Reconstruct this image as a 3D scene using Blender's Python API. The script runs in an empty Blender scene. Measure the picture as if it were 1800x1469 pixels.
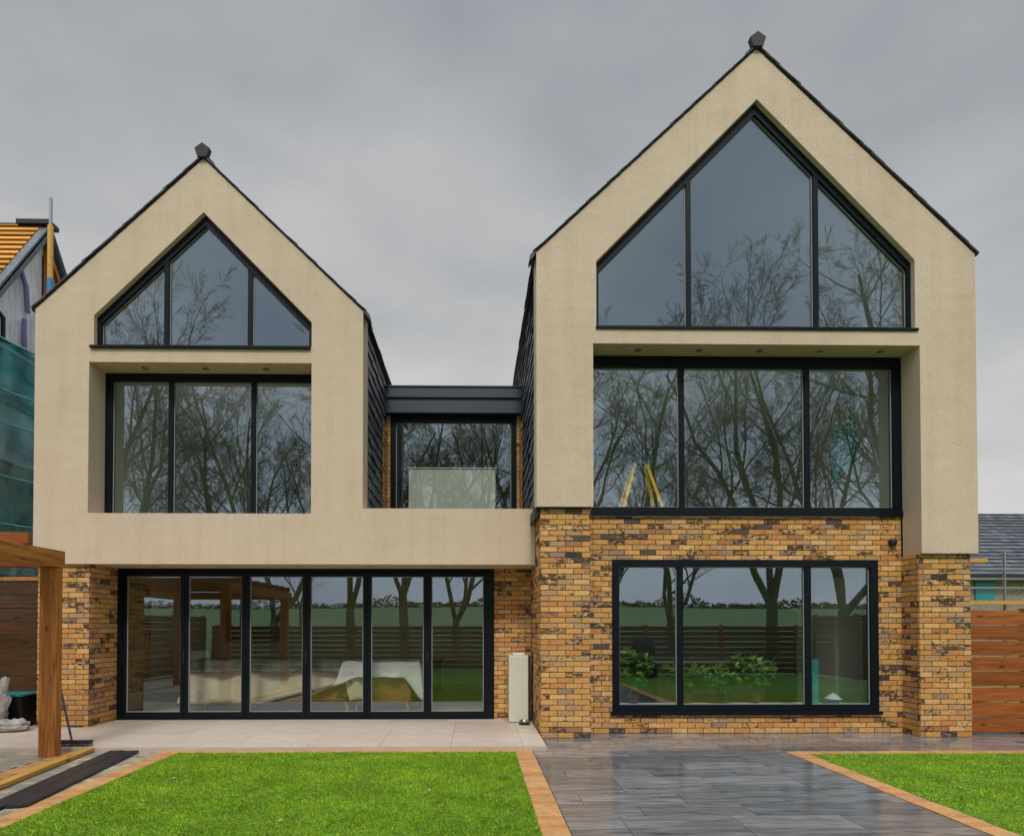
import bpy, math, random
import numpy as np
from mathutils import Vector, Matrix, noise
from mathutils.geometry import tessellate_polygon
R = math.radians
SC = bpy.context.scene
COL = SC.collection

# ------------------------------------------------------------------ camera
cd = bpy.data.cameras.new('camera'); cam = bpy.data.objects.new('camera', cd); COL.objects.link(cam)
cd.sensor_width = 36; cd.lens = 20.0; cd.clip_start = 0.05; cd.clip_end = 3000
cam.location = (0, 0, 1.53); cam.rotation_euler = (R(90.8), 0, R(-0.8))
cd.shift_x = 0.0283; cd.shift_y = 0.1955
SC.camera = cam

# ------------------------------------------------------------------ world: overcast sky
SUN_EL, SUN_AZ = R(50), R(181)      # azimuth measured clockwise from +Y (behind the camera)
W = bpy.data.worlds.new('World'); SC.world = W; W.use_nodes = True
nt = W.node_tree; nt.nodes.clear()
def N(t, **k):
    n = nt.nodes.new(t)
    for a, b in k.items(): setattr(n, a, b)
    return n
def LK(a, b): nt.links.new(a, b)
tc = N('ShaderNodeTexCoord'); sep = N('ShaderNodeSeparateXYZ'); LK(tc.outputs['Generated'], sep.inputs[0])
el = N('ShaderNodeValToRGB'); LK(sep.outputs['Z'], el.inputs[0])
el.color_ramp.elements[0].position = 0.0; el.color_ramp.elements[0].color = (.60, .58, .55, 1)
el.color_ramp.elements[1].position = 1.0; el.color_ramp.elements[1].color = (1.5, 1.55, 1.6, 1)
for p, c in ((.14, (.60, .58, .55)), (.34, (.48, .48, .47)), (.56, (.36, .37, .38)), (.75, (.255, .275, .30)), (.87, (.95, .97, 1.0))):
    e = el.color_ramp.elements.new(p); e.color = (*c, 1)
mp = N('ShaderNodeMapping'); mp.inputs['Scale'].default_value = (1.0, 1.0, 2.2); LK(tc.outputs['Generated'], mp.inputs[0])
n1 = N('ShaderNodeTexNoise'); n1.inputs['Scale'].default_value = 2.1; n1.inputs['Detail'].default_value = 7; n1.inputs['Roughness'].default_value = .52
LK(mp.outputs[0], n1.inputs['Vector'])
cr = N('ShaderNodeValToRGB'); LK(n1.outputs['Fac'], cr.inputs[0])
cr.color_ramp.elements[0].position = .3; cr.color_ramp.elements[0].color = (.76, .785, .82, 1)
cr.color_ramp.elements[1].position = .72; cr.color_ramp.elements[1].color = (1.25, 1.21, 1.17, 1)
mul = N('ShaderNodeMix', data_type='RGBA', blend_type='MULTIPLY'); mul.inputs[0].default_value = 1
LK(el.outputs[0], mul.inputs[6]); LK(cr.outputs[0], mul.inputs[7])
# brighter cloud on the side the hidden sun stands on (behind the camera)
bk = N('ShaderNodeMapRange'); LK(sep.outputs['Y'], bk.inputs[0])
bk.inputs[1].default_value = 0.35; bk.inputs[2].default_value = -0.7; bk.inputs[3].default_value = 1.0; bk.inputs[4].default_value = 1.55
tnt = N('ShaderNodeMix', data_type='RGBA'); tm = N('ShaderNodeMapRange'); LK(sep.outputs['Y'], tm.inputs[0]); tm.inputs[1].default_value = .2; tm.inputs[2].default_value = -.6
LK(tm.outputs[0], tnt.inputs[0]); tnt.inputs[6].default_value = (1, 1, 1, 1); tnt.inputs[7].default_value = (.90, .98, 1.16, 1)
mul2 = N('ShaderNodeMix', data_type='RGBA', blend_type='MULTIPLY'); mul2.inputs[0].default_value = 1; LK(mul.outputs[2], mul2.inputs[6]); LK(tnt.outputs[2], mul2.inputs[7])
m2 = N('ShaderNodeVectorMath', operation='SCALE'); LK(mul2.outputs[2], m2.inputs[0]); LK(bk.outputs[0], m2.inputs['Scale'])
sky = N('ShaderNodeTexSky'); sky.sky_type = 'NISHITA'; sky.sun_disc = False; sky.sun_elevation = SUN_EL; sky.sun_rotation = SUN_AZ
ss = N('ShaderNodeVectorMath', operation='SCALE'); LK(sky.outputs[0], ss.inputs[0]); ss.inputs['Scale'].default_value = .1
mx = N('ShaderNodeMix', data_type='RGBA'); mx.inputs[0].default_value = .97
LK(ss.outputs[0], mx.inputs[6]); LK(m2.outputs[0], mx.inputs[7])
bg = N('ShaderNodeBackground'); LK(mx.outputs[2], bg.inputs[0]); bg.inputs[1].default_value = 1.0
wo = N('ShaderNodeOutputWorld'); LK(bg.outputs[0], wo.inputs[0])

sd = bpy.data.lights.new('sun', 'SUN'); sd.energy = 1.5; sd.angle = R(12); sd.color = (1, .93, .82)
sun = bpy.data.objects.new('sun', sd); COL.objects.link(sun)
dv = Vector((math.sin(SUN_AZ) * math.cos(SUN_EL), math.cos(SUN_AZ) * math.cos(SUN_EL), math.sin(SUN_EL)))
sun.rotation_euler = dv.to_track_quat('Z', 'Y').to_euler(); sun.location = dv * 40

SC.view_settings.view_transform = 'Standard'; SC.view_settings.look = 'None'
SC.view_settings.exposure = 0.36; SC.view_settings.gamma = 1.0
SC.render.engine = 'CYCLES'
SC.cycles.max_bounces = 8; SC.cycles.transparent_max_bounces = 24; SC.cycles.glossy_bounces = 3
SC.cycles.diffuse_bounces = 4; SC.cycles.caustics_reflective = False; SC.cycles.caustics_refractive = False
SC.cycles.sample_clamp_indirect = 4

# ------------------------------------------------------------------ helpers
class MB:
    """collects faces, builds ONE mesh object"""
    def __init__(s): s.v = []; s.f = []
    def face(s, pts):
        b = len(s.v); s.v += [tuple(p) for p in pts]; s.f.append(tuple(range(b, b + len(pts)))); return s
    def box(s, x0, x1, y0, y1, z0, z1):
        b = len(s.v)
        s.v += [(x0,y0,z0),(x1,y0,z0),(x1,y1,z0),(x0,y1,z0),(x0,y0,z1),(x1,y0,z1),(x1,y1,z1),(x0,y1,z1)]
        s.f += [tuple(b+i for i in q) for q in ((0,3,2,1),(4,5,6,7),(0,1,5,4),(1,2,6,5),(2,3,7,6),(3,0,4,7))]; return s
    def obox(s, o, u, v, w):
        """oriented box: origin corner o, edge vectors u, v, w"""
        o, u, v, w = Vector(o), Vector(u), Vector(v), Vector(w); b = len(s.v)
        s.v += [tuple(p) for p in (o, o+u, o+u+v, o+v, o+w, o+u+w, o+u+v+w, o+v+w)]
        q6 = ((0,3,2,1),(4,5,6,7),(0,1,5,4),(1,2,6,5),(2,3,7,6),(3,0,4,7))
        if u.cross(v).dot(w) < 0: q6 = [tuple(reversed(q)) for q in q6]
        s.f += [tuple(b+i for i in q) for q in q6]; return s
    def tube(s, pts, rad, n=8, cap=True):
        pts = [Vector(p) for p in pts]
        if not hasattr(rad, '__len__'): rad = [rad] * len(pts)
        b = len(s.v); side = None
        for i, p in enumerate(pts):
            d = (pts[min(i+1, len(pts)-1)] - pts[max(i-1, 0)]).normalized()
            if side is None: side = d.orthogonal().normalized()
            side = (side - d * side.dot(d)).normalized(); up = d.cross(side)
            for k in range(n):
                a = 2 * math.pi * k / n
                s.v.append(tuple(p + (side * math.cos(a) + up * math.sin(a)) * rad[i]))
        for i in range(len(pts) - 1):
            for k in range(n):
                k2 = (k + 1) % n
                s.f.append((b+i*n+k, b+i*n+k2, b+(i+1)*n+k2, b+(i+1)*n+k))
        if cap:
            s.f.append(tuple(b + k for k in reversed(range(n)))); e = b + (len(pts)-1)*n
            s.f.append(tuple(e + k for k in range(n)))
        return s
    def lathe(s, c, prof, n=24):
        """prof: list of (r, z)"""
        b = len(s.v)
        for r, z in prof:
            for k in range(n):
                a = 2*math.pi*k/n; s.v.append((c[0]+r*math.cos(a), c[1]+r*math.sin(a), c[2]+z))
        for i in range(len(prof)-1):
            for k in range(n):
                k2 = (k+1) % n; s.f.append((b+i*n+k, b+i*n+k2, b+(i+1)*n+k2, b+(i+1)*n+k))
        return s
    def slab(s, loop, holes, y0, y1):
        """polygon in x,z (counter-clockwise as seen from -Y) with holes, thickness y0..y1"""
        loops = [loop] + list(holes)
        flat = [p for l in loops for p in l]
        tris = tessellate_polygon([[Vector((p[0], p[1], 0)) for p in l] for l in loops])
        b = len(s.v); n = len(flat)
        s.v += [(p[0], y0, p[1]) for p in flat] + [(p[0], y1, p[1]) for p in flat]
        for t in tris:
            a, c, d = (flat[i] for i in t)
            cr_ = (c[0]-a[0])*(d[1]-a[1]) - (c[1]-a[1])*(d[0]-a[0])
            if abs(cr_) < 1e-9: continue
            t = tuple(t) if cr_ > 0 else tuple(reversed(t))
            s.f.append(tuple(b+i for i in t)); s.f.append(tuple(b+n+i for i in reversed(t)))
        k = 0
        for li, l in enumerate(loops):
            m = len(l); area = sum(l[i][0]*l[(i+1)%m][1] - l[(i+1)%m][0]*l[i][1] for i in range(m))
            flip = (area < 0) != (li > 0)
            for i in range(m):
                i2 = (i+1) % m; q = (b+k+i, b+n+k+i, b+n+k+i2, b+k+i2)
                s.f.append(tuple(reversed(q)) if flip else q)
            k += m
        return s
    def build(s, name, mat, parent=None, smooth=False, bevel=0, label=None, kind=None):
        me = bpy.data.meshes.new(name); me.from_pydata(s.v, [], s.f); me.update()
        me.materials.append(mat)
        if smooth: me.polygons.foreach_set('use_smooth', [True]*len(me.polygons))
        o = bpy.data.objects.new(name, me); COL.objects.link(o)
        if parent: o.parent = parent
        if bevel:
            b = o.modifiers.new('bevel', 'BEVEL'); b.width = bevel; b.segments = 2; b.limit_method = 'ANGLE'
        if label: o['label'] = label
        if kind: o['kind'] = kind
        return o

def empty(name, label, cat, loc=(0,0,0), rz=0, group=None):
    o = bpy.data.objects.new(name, None); COL.objects.link(o); o.location = loc; o.rotation_euler = (0,0,rz)
    o.empty_display_size = .2
    o['label'] = label; o['category'] = cat
    if group: o['group'] = group
    return o
def tag(o, label, cat, group=None):
    o['label'] = label; o['category'] = cat
    if group: o['group'] = group
    return o
def copy_tree(o, parent=None):
    c = o.copy(); COL.objects.link(c)
    if parent: c.parent = parent
    for ch in o.children: copy_tree(ch, c)
    return c
def inset(poly, ws):
    """inset a convex CCW polygon, ws = width per edge i -> i+1"""
    n = len(poly); out = []
    if not hasattr(ws, '__len__'): ws = [ws]*n
    def line(i):
        a, b = Vector(poly[i]), Vector(poly[(i+1) % n]); d = (b-a).normalized(); nn = Vector((-d.y, d.x))
        return a + nn*ws[i], d
    for i in range(n):
        p, d = line(i-1); q, e = line(i)
        den = d.x*e.y - d.y*e.x; t = ((q.x-p.x)*e.y - (q.y-p.y)*e.x)/den
        out.append((p.x + d.x*t, p.y + d.y*t))
    return out
def clipx(poly, x0, x1):
    for sgn, lim in ((1, x0), (-1, x1)):
        out = []; n = len(poly)
        for i in range(n):
            a, b = poly[i], poly[(i+1) % n]; da, db = sgn*(a[0]-lim), sgn*(b[0]-lim)
            if da >= 0: out.append(a)
            if da*db < 0:
                t = da/(da-db); out.append((a[0]+(b[0]-a[0])*t, a[1]+(b[1]-a[1])*t))
        poly = out
    return poly

# ------------------------------------------------------------------ materials
def mat(name):
    m = bpy.data.materials.new(name); m.use_nodes = True
    t = m.node_tree; b = t.nodes['Principled BSDF']
    def n(ty, **k):
        x = t.nodes.new(ty)
        for a, c in k.items(): setattr(x, a, c)
        return x
    return m, t, b, n, t.links.new
def ramp(n, stops, mode='LINEAR'):
    r = n('ShaderNodeValToRGB'); r.color_ramp.interpolation = mode
    e = r.color_ramp.elements
    e[0].position, e[0].color = stops[0][0], (*stops[0][1], 1)
    e[1].position, e[1].color = stops[-1][0], (*stops[-1][1], 1)
    for p, c in stops[1:-1]:
        x = e.new(p); x.color = (*c, 1)
    return r
def simple(name, col, rough=.6, metal=0, var=.12, vscale=3, bump=0, bscale=60, stretch=None, spec=None):
    """noise-varied principled"""
    m, t, b, n, l = mat(name)
    b.inputs['Roughness'].default_value = rough; b.inputs['Metallic'].default_value = metal
    if spec is not None: b.inputs['Specular IOR Level'].default_value = spec
    c = n('ShaderNodeTexCoord'); mp = n('ShaderNodeMapping'); l(c.outputs['Object'], mp.inputs[0])
    if stretch: mp.inputs['Scale'].default_value = stretch
    z = n('ShaderNodeTexNoise'); z.inputs['Scale'].default_value = vscale; z.inputs['Detail'].default_value = 6; l(mp.outputs[0], z.inputs['Vector'])
    r = ramp(n, [(.3, tuple(x*(1-var) for x in col)), (.7, tuple(min(1, x*(1+var)) for x in col))])
    l(z.outputs['Fac'], r.inputs[0]); l(r.outputs[0], b.inputs['Base Color'])
    if bump:
        z2 = n('ShaderNodeTexNoise'); z2.inputs['Scale'].default_value = bscale; z2.inputs['Detail'].default_value = 4; l(mp.outputs[0], z2.inputs['Vector'])
        bp = n('ShaderNodeBump'); bp.inputs['Strength'].default_value = bump; bp.inputs['Distance'].default_value = .01
        l(z2.outputs['Fac'], bp.inputs['Height']); l(bp.outputs[0], b.inputs['Normal'])
    return m

def m_render():
    m, t, b, n, l = mat('through coloured render'); b.inputs['Roughness'].default_value = .9; b.inputs['Specular IOR Level'].default_value = .15
    c = n('ShaderNodeTexCoord')
    z = n('ShaderNodeTexNoise'); z.inputs['Scale'].default_value = .9; z.inputs['Detail'].default_value = 8; z.inputs['Roughness'].default_value = .6; l(c.outputs['Object'], z.inputs['Vector'])
    r = ramp(n, [(.3, (.64, .515, .375)), (.5, (.695, .56, .408)), (.72, (.72, .59, .435))]); l(z.outputs['Fac'], r.inputs[0])
    z3 = n('ShaderNodeTexNoise'); z3.inputs['Scale'].default_value = 55; z3.inputs['Detail'].default_value = 5; z3.inputs['Roughness'].default_value = .7; l(c.outputs['Object'], z3.inputs['Vector'])
    r3 = ramp(n, [(.3, (.80, .80, .80)), (.62, (1, 1, 1))]); l(z3.outputs['Fac'], r3.inputs[0])
    # faint vertical rain streaks
    mp = n('ShaderNodeMapping'); mp.inputs['Scale'].default_value = (7, 7, .35); l(c.outputs['Object'], mp.inputs[0])
    z4 = n('ShaderNodeTexNoise'); z4.inputs['Scale'].default_value = 1; z4.inputs['Detail'].default_value = 5; l(mp.outputs[0], z4.inputs['Vector'])
    r4 = ramp(n, [(.34, (.90, .89, .87)), (.55, (1, 1, 1))]); l(z4.outputs['Fac'], r4.inputs[0])
    a = n('ShaderNodeMix', data_type='RGBA', blend_type='MULTIPLY'); a.inputs[0].default_value = 1; l(r.outputs[0], a.inputs[6]); l(r3.outputs[0], a.inputs[7])
    a2 = n('ShaderNodeMix', data_type='RGBA', blend_type='MULTIPLY'); a2.inputs[0].default_value = .5; l(a.outputs[2], a2.inputs[6]); l(r4.outputs[0], a2.inputs[7])
    l(a2.outputs[2], b.inputs['Base Color'])
    z2 = n('ShaderNodeTexNoise'); z2.inputs['Scale'].default_value = 90; z2.inputs['Detail'].default_value = 5; l(c.outputs['Object'], z2.inputs['Vector'])
    bp = n('ShaderNodeBump'); bp.inputs['Strength'].default_value = .5; bp.inputs['Distance'].default_value = .008; l(z2.outputs['Fac'], bp.inputs['Height'])
    z6 = n('ShaderNodeTexNoise'); z6.inputs['Scale'].default_value = 5; z6.inputs['Detail'].default_value = 4; l(c.outputs['Object'], z6.inputs['Vector'])
    b6 = n('ShaderNodeBump'); b6.inputs['Strength'].default_value = .5; b6.inputs['Distance'].default_value = .02; l(z6.outputs['Fac'], b6.inputs['Height']); l(bp.outputs[0], b6.inputs['Normal']); l(b6.outputs[0], b.inputs['Normal'])
    return m
def m_brick():
    m, t, b, n, l = mat('buff multi brick'); b.inputs['Roughness'].default_value = .82; b.inputs['Specular IOR Level'].default_value = .25
    g = n('ShaderNodeNewGeometry'); c = n('ShaderNodeTexCoord')
    r = ramp(n, [(0, (.72, .385, .125)), (.14, (.78, .47, .185)), (.28, (.64, .295, .095)), (.42, (.74, .40, .135)), (.55, (.56, .33, .15)), (.65, (.54, .33, .16)),
                 (.74, (.68, .37, .105)), (.89, (.40, .26, .17)), (.92, (.46, .215, .085)), (.97, (.13, .095, .08))], 'CONSTANT')
    l(g.outputs['Random Per Island'], r.inputs[0])
    # large, stretched smears of burnt clay, only on some bricks
    mp = n('ShaderNodeMapping'); mp.inputs['Scale'].default_value = (14, 14, 30); l(c.outputs['Object'], mp.inputs[0])
    z = n('ShaderNodeTexNoise'); z.inputs['Scale'].default_value = 1; z.inputs['Detail'].default_value = 7; z.inputs['Roughness'].default_value = .68; l(mp.outputs[0], z.inputs['Vector'])
    wn = n('ShaderNodeMath', operation='MULTIPLY'); l(g.outputs['Random Per Island'], wn.inputs[0]); wn.inputs[1].default_value = 17.37
    fr = n('ShaderNodeMath', operation='FRACT'); l(wn.outputs[0], fr.inputs[0])
    gate = n('ShaderNodeMapRange'); l(fr.outputs[0], gate.inputs[0]); gate.inputs[1].default_value = .60; gate.inputs[2].default_value = .95; gate.inputs[3].default_value = .0; gate.inputs[4].default_value = .22
    ad = n('ShaderNodeMath', operation='ADD'); l(z.outputs['Fac'], ad.inputs[0]); l(gate.outputs[0], ad.inputs[1])
    th = ramp(n, [(.625, (0, 0, 0)), (.70, (.9, .9, .9))]); l(ad.outputs[0], th.inputs[0])
    mx = n('ShaderNodeMix', data_type='RGBA'); l(th.outputs[0], mx.inputs[0]); l(r.outputs[0], mx.inputs[6]); mx.inputs[7].default_value = (.048, .036, .034, 1)
    z2 = n('ShaderNodeTexNoise'); z2.inputs['Scale'].default_value = 38; z2.inputs['Detail'].default_value = 5; l(c.outputs['Object'], z2.inputs['Vector'])
    r2 = ramp(n, [(.25, (.62, .60, .60)), (.6, (1.0, 1.0, 1.0))]); l(z2.outputs['Fac'], r2.inputs[0])
    mm = n('ShaderNodeMix', data_type='RGBA', blend_type='MULTIPLY'); mm.inputs[0].default_value = 1; l(mx.outputs[2], mm.inputs[6]); l(r2.outputs[0], mm.inputs[7])
    l(mm.outputs[2], b.inputs['Base Color'])
    bp = n('ShaderNodeBump'); bp.inputs['Strength'].default_value = .7; bp.inputs['Distance'].default_value = .006; l(z2.outputs['Fac'], bp.inputs['Height']); l(bp.outputs[0], b.inputs['Normal'])
    return m
def m_island(name, cols, rough=.6, nscale=20, stretch=(1,1,1), nvar=.3, bump=.3, bdist=.004, spec=.5, mode='CONSTANT', rvar=0):
    """colour per loose piece, times noise"""
    m, t, b, n, l = mat(name); b.inputs['Roughness'].default_value = rough; b.inputs['Specular IOR Level'].default_value = spec
    g = n('ShaderNodeNewGeometry'); c = n('ShaderNodeTexCoord')
    r = ramp(n, [(i/len(cols), q) for i, q in enumerate(cols)], mode); l(g.outputs['Random Per Island'], r.inputs[0])
    # shift the noise per piece so the figure never runs across pieces
    sc = n('ShaderNodeVectorMath', operation='SCALE'); cx = n('ShaderNodeCombineXYZ')
    l(g.outputs['Random Per Island'], cx.inputs[0]); l(g.outputs['Random Per Island'], cx.inputs[2]); l(cx.outputs[0], sc.inputs[0]); sc.inputs['Scale'].default_value = 37
    ad = n('ShaderNodeVectorMath', operation='ADD'); l(c.outputs['Object'], ad.inputs[0]); l(sc.outputs[0], ad.inputs[1])
    mp = n('ShaderNodeMapping'); mp.inputs['Scale'].default_value = stretch; l(ad.outputs[0], mp.inputs[0])
    z = n('ShaderNodeTexNoise'); z.inputs['Scale'].default_value = nscale; z.inputs['Detail'].default_value = 7; z.inputs['Roughness'].default_value = .62; z.inputs['Distortion'].default_value = .6; l(mp.outputs[0], z.inputs['Vector'])
    r2 = ramp(n, [(.3, (1-nvar,)*3), (.68, (1+nvar*.6,)*3)]); l(z.outputs['Fac'], r2.inputs[0])
    mm = n('ShaderNodeMix', data_type='RGBA', blend_type='MULTIPLY'); mm.inputs[0].default_value = 1; l(r.outputs[0], mm.inputs[6]); l(r2.outputs[0], mm.inputs[7])
    l(mm.outputs[2], b.inputs['Base Color'])
    if rvar:
        z5 = n('ShaderNodeTexNoise'); z5.inputs['Scale'].default_value = 2.2; z5.inputs['Detail'].default_value = 4; l(c.outputs['Object'], z5.inputs['Vector'])
        mr = n('ShaderNodeMapRange'); l(z5.outputs['Fac'], mr.inputs[0]); mr.inputs[1].default_value = .35; mr.inputs[2].default_value = .65; mr.inputs[3].default_value = max(.02, rough-rvar); mr.inputs[4].default_value = rough+rvar
        l(mr.outputs[0], b.inputs['Roughness'])
    if bump:
        bp = n('ShaderNodeBump'); bp.inputs['Strength'].default_value = bump; bp.inputs['Distance'].default_value = bdist; l(z.outputs['Fac'], bp.inputs['Height']); l(bp.outputs[0], b.inputs['Normal'])
    return m
def m_glass(name, fac=.115, tint=(.90, .95, .93), wav=.0004):
    m, t, b, n, l = mat(name); t.nodes.remove(b)
    o = t.nodes['Material Output']
    tr = n('ShaderNodeBsdfTransparent'); tr.inputs[0].default_value = (*[x**.5 for x in tint], 1)
    gl = n('ShaderNodeBsdfGlossy'); gl.inputs['Roughness'].default_value = 0; gl.inputs['Color'].default_value = (.82, .93, 1, 1)
    c = n('ShaderNodeTexCoord'); z = n('ShaderNodeTexNoise'); z.inputs['Scale'].default_value = 1.3; z.inputs['Detail'].default_value = 1; l(c.outputs['Object'], z.inputs['Vector'])
    bp = n('ShaderNodeBump'); bp.inputs['Strength'].default_value = 1; bp.inputs['Distance'].default_value = wav; l(z.outputs['Fac'], bp.inputs['Height']); l(bp.outputs[0], gl.inputs['Normal'])
    lw = n('ShaderNodeLayerWeight'); fr = n('ShaderNodeMath', operation='POWER'); l(lw.outputs['Facing'], fr.inputs[0]); lw.inputs['Blend'].default_value = .5; fr.inputs[1].default_value = 4
    mr = n('ShaderNodeMapRange'); l(fr.outputs[0], mr.inputs[0]); mr.inputs[1].default_value = 0; mr.inputs[2].default_value = 1; mr.inputs[3].default_value = fac; mr.inputs[4].default_value = 1
    mx = n('ShaderNodeMixShader'); l(mr.outputs[0], mx.inputs[0]); l(tr.outputs[0], mx.inputs[1]); l(gl.outputs[0], mx.inputs[2])
    l(mx.outputs[0], o.inputs[0]); return m
def m_wood(name, a, bcol, axis='x', rough=.6, scale=5, bump=.25, knots=True):
    m, t, b, n, l = mat(name); b.inputs['Roughness'].default_value = rough; b.inputs['Specular IOR Level'].default_value = .3
    g = n('ShaderNodeNewGeometry'); c = n('ShaderNodeTexCoord')
    cx = n('ShaderNodeCombineXYZ'); l(g.outputs['Random Per Island'], cx.inputs[0]); l(g.outputs['Random Per Island'], cx.inputs[1]); l(g.outputs['Random Per Island'], cx.inputs[2])
    sc = n('ShaderNodeVectorMath', operation='SCALE'); l(cx.outputs[0], sc.inputs[0]); sc.inputs['Scale'].default_value = 23
    ad = n('ShaderNodeVectorMath', operation='ADD'); l(c.outputs['Object'], ad.inputs[0]); l(sc.outputs[0], ad.inputs[1])
    mp = n('ShaderNodeMapping'); mp.inputs['Scale'].default_value = {'x': (.35, 6, 6), 'y': (6, .35, 6), 'z': (6, 6, .35)}[axis]; l(ad.outputs[0], mp.inputs[0])
    z = n('ShaderNodeTexNoise'); z.inputs['Scale'].default_value = scale; z.inputs['Detail'].default_value = 6; z.inputs['Roughness'].default_value = .6; z.inputs['Distortion'].default_value = .8; l(mp.outputs[0], z.inputs['Vector'])
    r = ramp(n, [(.3, a), (.7, bcol)]); l(z.outputs['Fac'], r.inputs[0])
    out = r.outputs[0]
    rr = ramp(n, [(0, (.72, .70, .68)), (.5, (1, 1, 1)), (1, (1.15, 1.12, 1.08))]); l(g.outputs['Random Per Island'], rr.inputs[0])
    mm = n('ShaderNodeMix', data_type='RGBA', blend_type='MULTIPLY'); mm.inputs[0].default_value = 1; l(out, mm.inputs[6]); l(rr.outputs[0], mm.inputs[7]); out = mm.outputs[2]
    if knots:
        v = n('ShaderNodeTexVoronoi'); v.inputs['Scale'].default_value = 1.25
        mp2 = n('ShaderNodeMapping'); mp2.inputs['Scale'].default_value = {'x': (1.8, 5, 5), 'y': (5, 1.8, 5), 'z': (5, 5, 1.8)}[axis]; l(ad.outputs[0], mp2.inputs[0]); l(mp2.outputs[0], v.inputs['Vector'])
        k = ramp(n, [(.06, (.18, .13, .10)), (.16, (1, 1, 1))]); l(v.outputs['Distance'], k.inputs[0])
        m3 = n('ShaderNodeMix', data_type='RGBA', blend_type='MULTIPLY'); m3.inputs[0].default_value = .8; l(out, m3.inputs[6]); l(k.outputs[0], m3.inputs[7]); out = m3.outputs[2]
    l(out, b.inputs['Base Color'])
    bp = n('ShaderNodeBump'); bp.inputs['Strength'].default_value = bump; bp.inputs['Distance'].default_value = .004; l(z.outputs['Fac'], bp.inputs['Height']); l(bp.outputs[0], b.inputs['Normal'])
    return m
def m_net():
    m, t, b, n, l = mat('debris netting'); b.inputs['Specular IOR Level'].default_value = .2; o = t.nodes['Material Output']
    b.inputs['Roughness'].default_value = .7
    c = n('ShaderNodeTexCoord'); z = n('ShaderNodeTexNoise'); z.inputs['Scale'].default_value = 2.5; z.inputs['Detail'].default_value = 6; l(c.outputs['Object'], z.inputs['Vector'])
    r = ramp(n, [(.38, (.02, .30, .38)), (.62, (.30, .85, .90))]); l(z.outputs['Fac'], r.inputs[0]); l(r.outputs[0], b.inputs['Base Color'])
    tr = n('ShaderNodeBsdfTransparent'); mx = n('ShaderNodeMixShader')
    r2 = ramp(n, [(.35, (.60,)*3), (.65, (.30,)*3)]); l(z.outputs['Fac'], r2.inputs[0]); l(r2.outputs[0], mx.inputs[0])
    l(tr.outputs[0], mx.inputs[1]); l(b.outputs[0], mx.inputs[2]); l(mx.outputs[0], o.inputs[0]); return m

M = {}
M['render'] = m_render(); M['brick'] = m_brick()
M['mortar'] = simple('grey brown mortar', (.085, .065, .045), .95, var=.3, vscale=30, bump=.3)
M['frame'] = simple('anthracite powder coat', (.0035, .0065, .010), .42, var=.1)
M['frame'].node_tree.nodes['Principled BSDF'].inputs['Specular IOR Level'].default_value = .2
M['gasket'] = simple('black rubber gasket', (.006, .006, .007), .6)
M['spacer'] = simple('pale glazing spacer', (.30, .33, .31), .5)
M['glass'] = m_glass('double glazing')
M['fascia'] = simple('blue grey fascia coat', (.030, .047, .064), .45, var=.08)
M['slate'] = m_island('riven slate', [(.09,.092,.105), (.13,.13,.145), (.065,.068,.08), (.16,.16,.17), (.11,.105,.12)], .55, 14, nvar=.35, bump=.5)
M['slateroof'] = m_island('grey roof slate', [(.075,.085,.10), (.10,.11,.125), (.065,.073,.088), (.12,.128,.14)], .6, 14, nvar=.3, bump=.3)
M['black'] = simple('matt black', (.012, .011, .012), .5)
M['ridge'] = simple('dark ridge tile clay', (.022, .018, .018), .7, bump=.3)
M['paint'] = simple('interior wall paint', (.66, .67, .62), .8, var=.04)
M['warmpaint'] = simple('warm interior wall paint', (.66, .56, .40), .8, var=.05)
M['paintdark'] = simple('interior grey paint', (.33, .34, .34), .8, var=.05)
M['ceilpaint'] = simple('interior ceiling paint', (.62, .64, .64), .85, var=.03)
M['intfloor'] = simple('pale interior floor tile', (.50, .45, .38), .25, var=.08)
M['travertine'] = m_island('cream porcelain slab', [(.60,.50,.40), (.64,.54,.44), (.57,.475,.385), (.62,.53,.43)], .42, 3.2, (.8, 5, 5), nvar=.16, bump=.1, spec=.4)
M['wet'] = m_island('wet slate grey porcelain', [(.20,.20,.20), (.26,.255,.25), (.165,.168,.172), (.225,.215,.205)], .12, 3.0, (.75, 5.5, 5), nvar=.6, bump=.22, bdist=.002, spec=.6, rvar=.06)
M['joint'] = simple('dark jointing', (.05, .046, .03), .8)
M['kerb'] = m_island('orange block edging', [(.56,.27,.10), (.62,.33,.12), (.50,.25,.10), (.60,.34,.14), (.54,.30,.15)], .5, 12, nvar=.25, bump=.3)
M['block'] = m_island('grey block paving', [(.36,.32,.25), (.43,.38,.29), (.28,.26,.22), (.50,.44,.32), (.37,.32,.24)], .45, 12, nvar=.3, bump=.3)
M['turf'] = simple('turf backing', (.10, .24, .012), .9, var=.35, vscale=6, bump=.6, bscale=150)
M['woodz'] = m_wood('stained softwood upright', (.26,.08,.014), (.66,.28,.06), 'z', bump=.6)
M['woody'] = m_wood('stained softwood beam', (.26,.08,.014), (.66,.28,.06), 'y', bump=.6)
M['fencex'] = m_wood('red brown fence board', (.20,.055,.014), (.42,.14,.035), 'x', rough=.45)
M['fencey'] = m_wood('brown fence board running back', (.10,.045,.015), (.22,.11,.04), 'y', rough=.6)
M['fenceback'] = m_wood('brown weathered fence board', (.13,.075,.035), (.30,.18,.09), 'x', rough=.7)
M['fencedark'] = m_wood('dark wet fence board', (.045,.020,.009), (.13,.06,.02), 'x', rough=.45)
M['yellowwood'] = m_wood('fresh yellow timber', (.50,.26,.05), (.68,.42,.10), 'y')
M['charcoal'] = m_wood('charcoal grained board', (.018,.018,.021), (.055,.055,.060), 'y', rough=.4, scale=9, knots=False, bump=.8)
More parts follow.
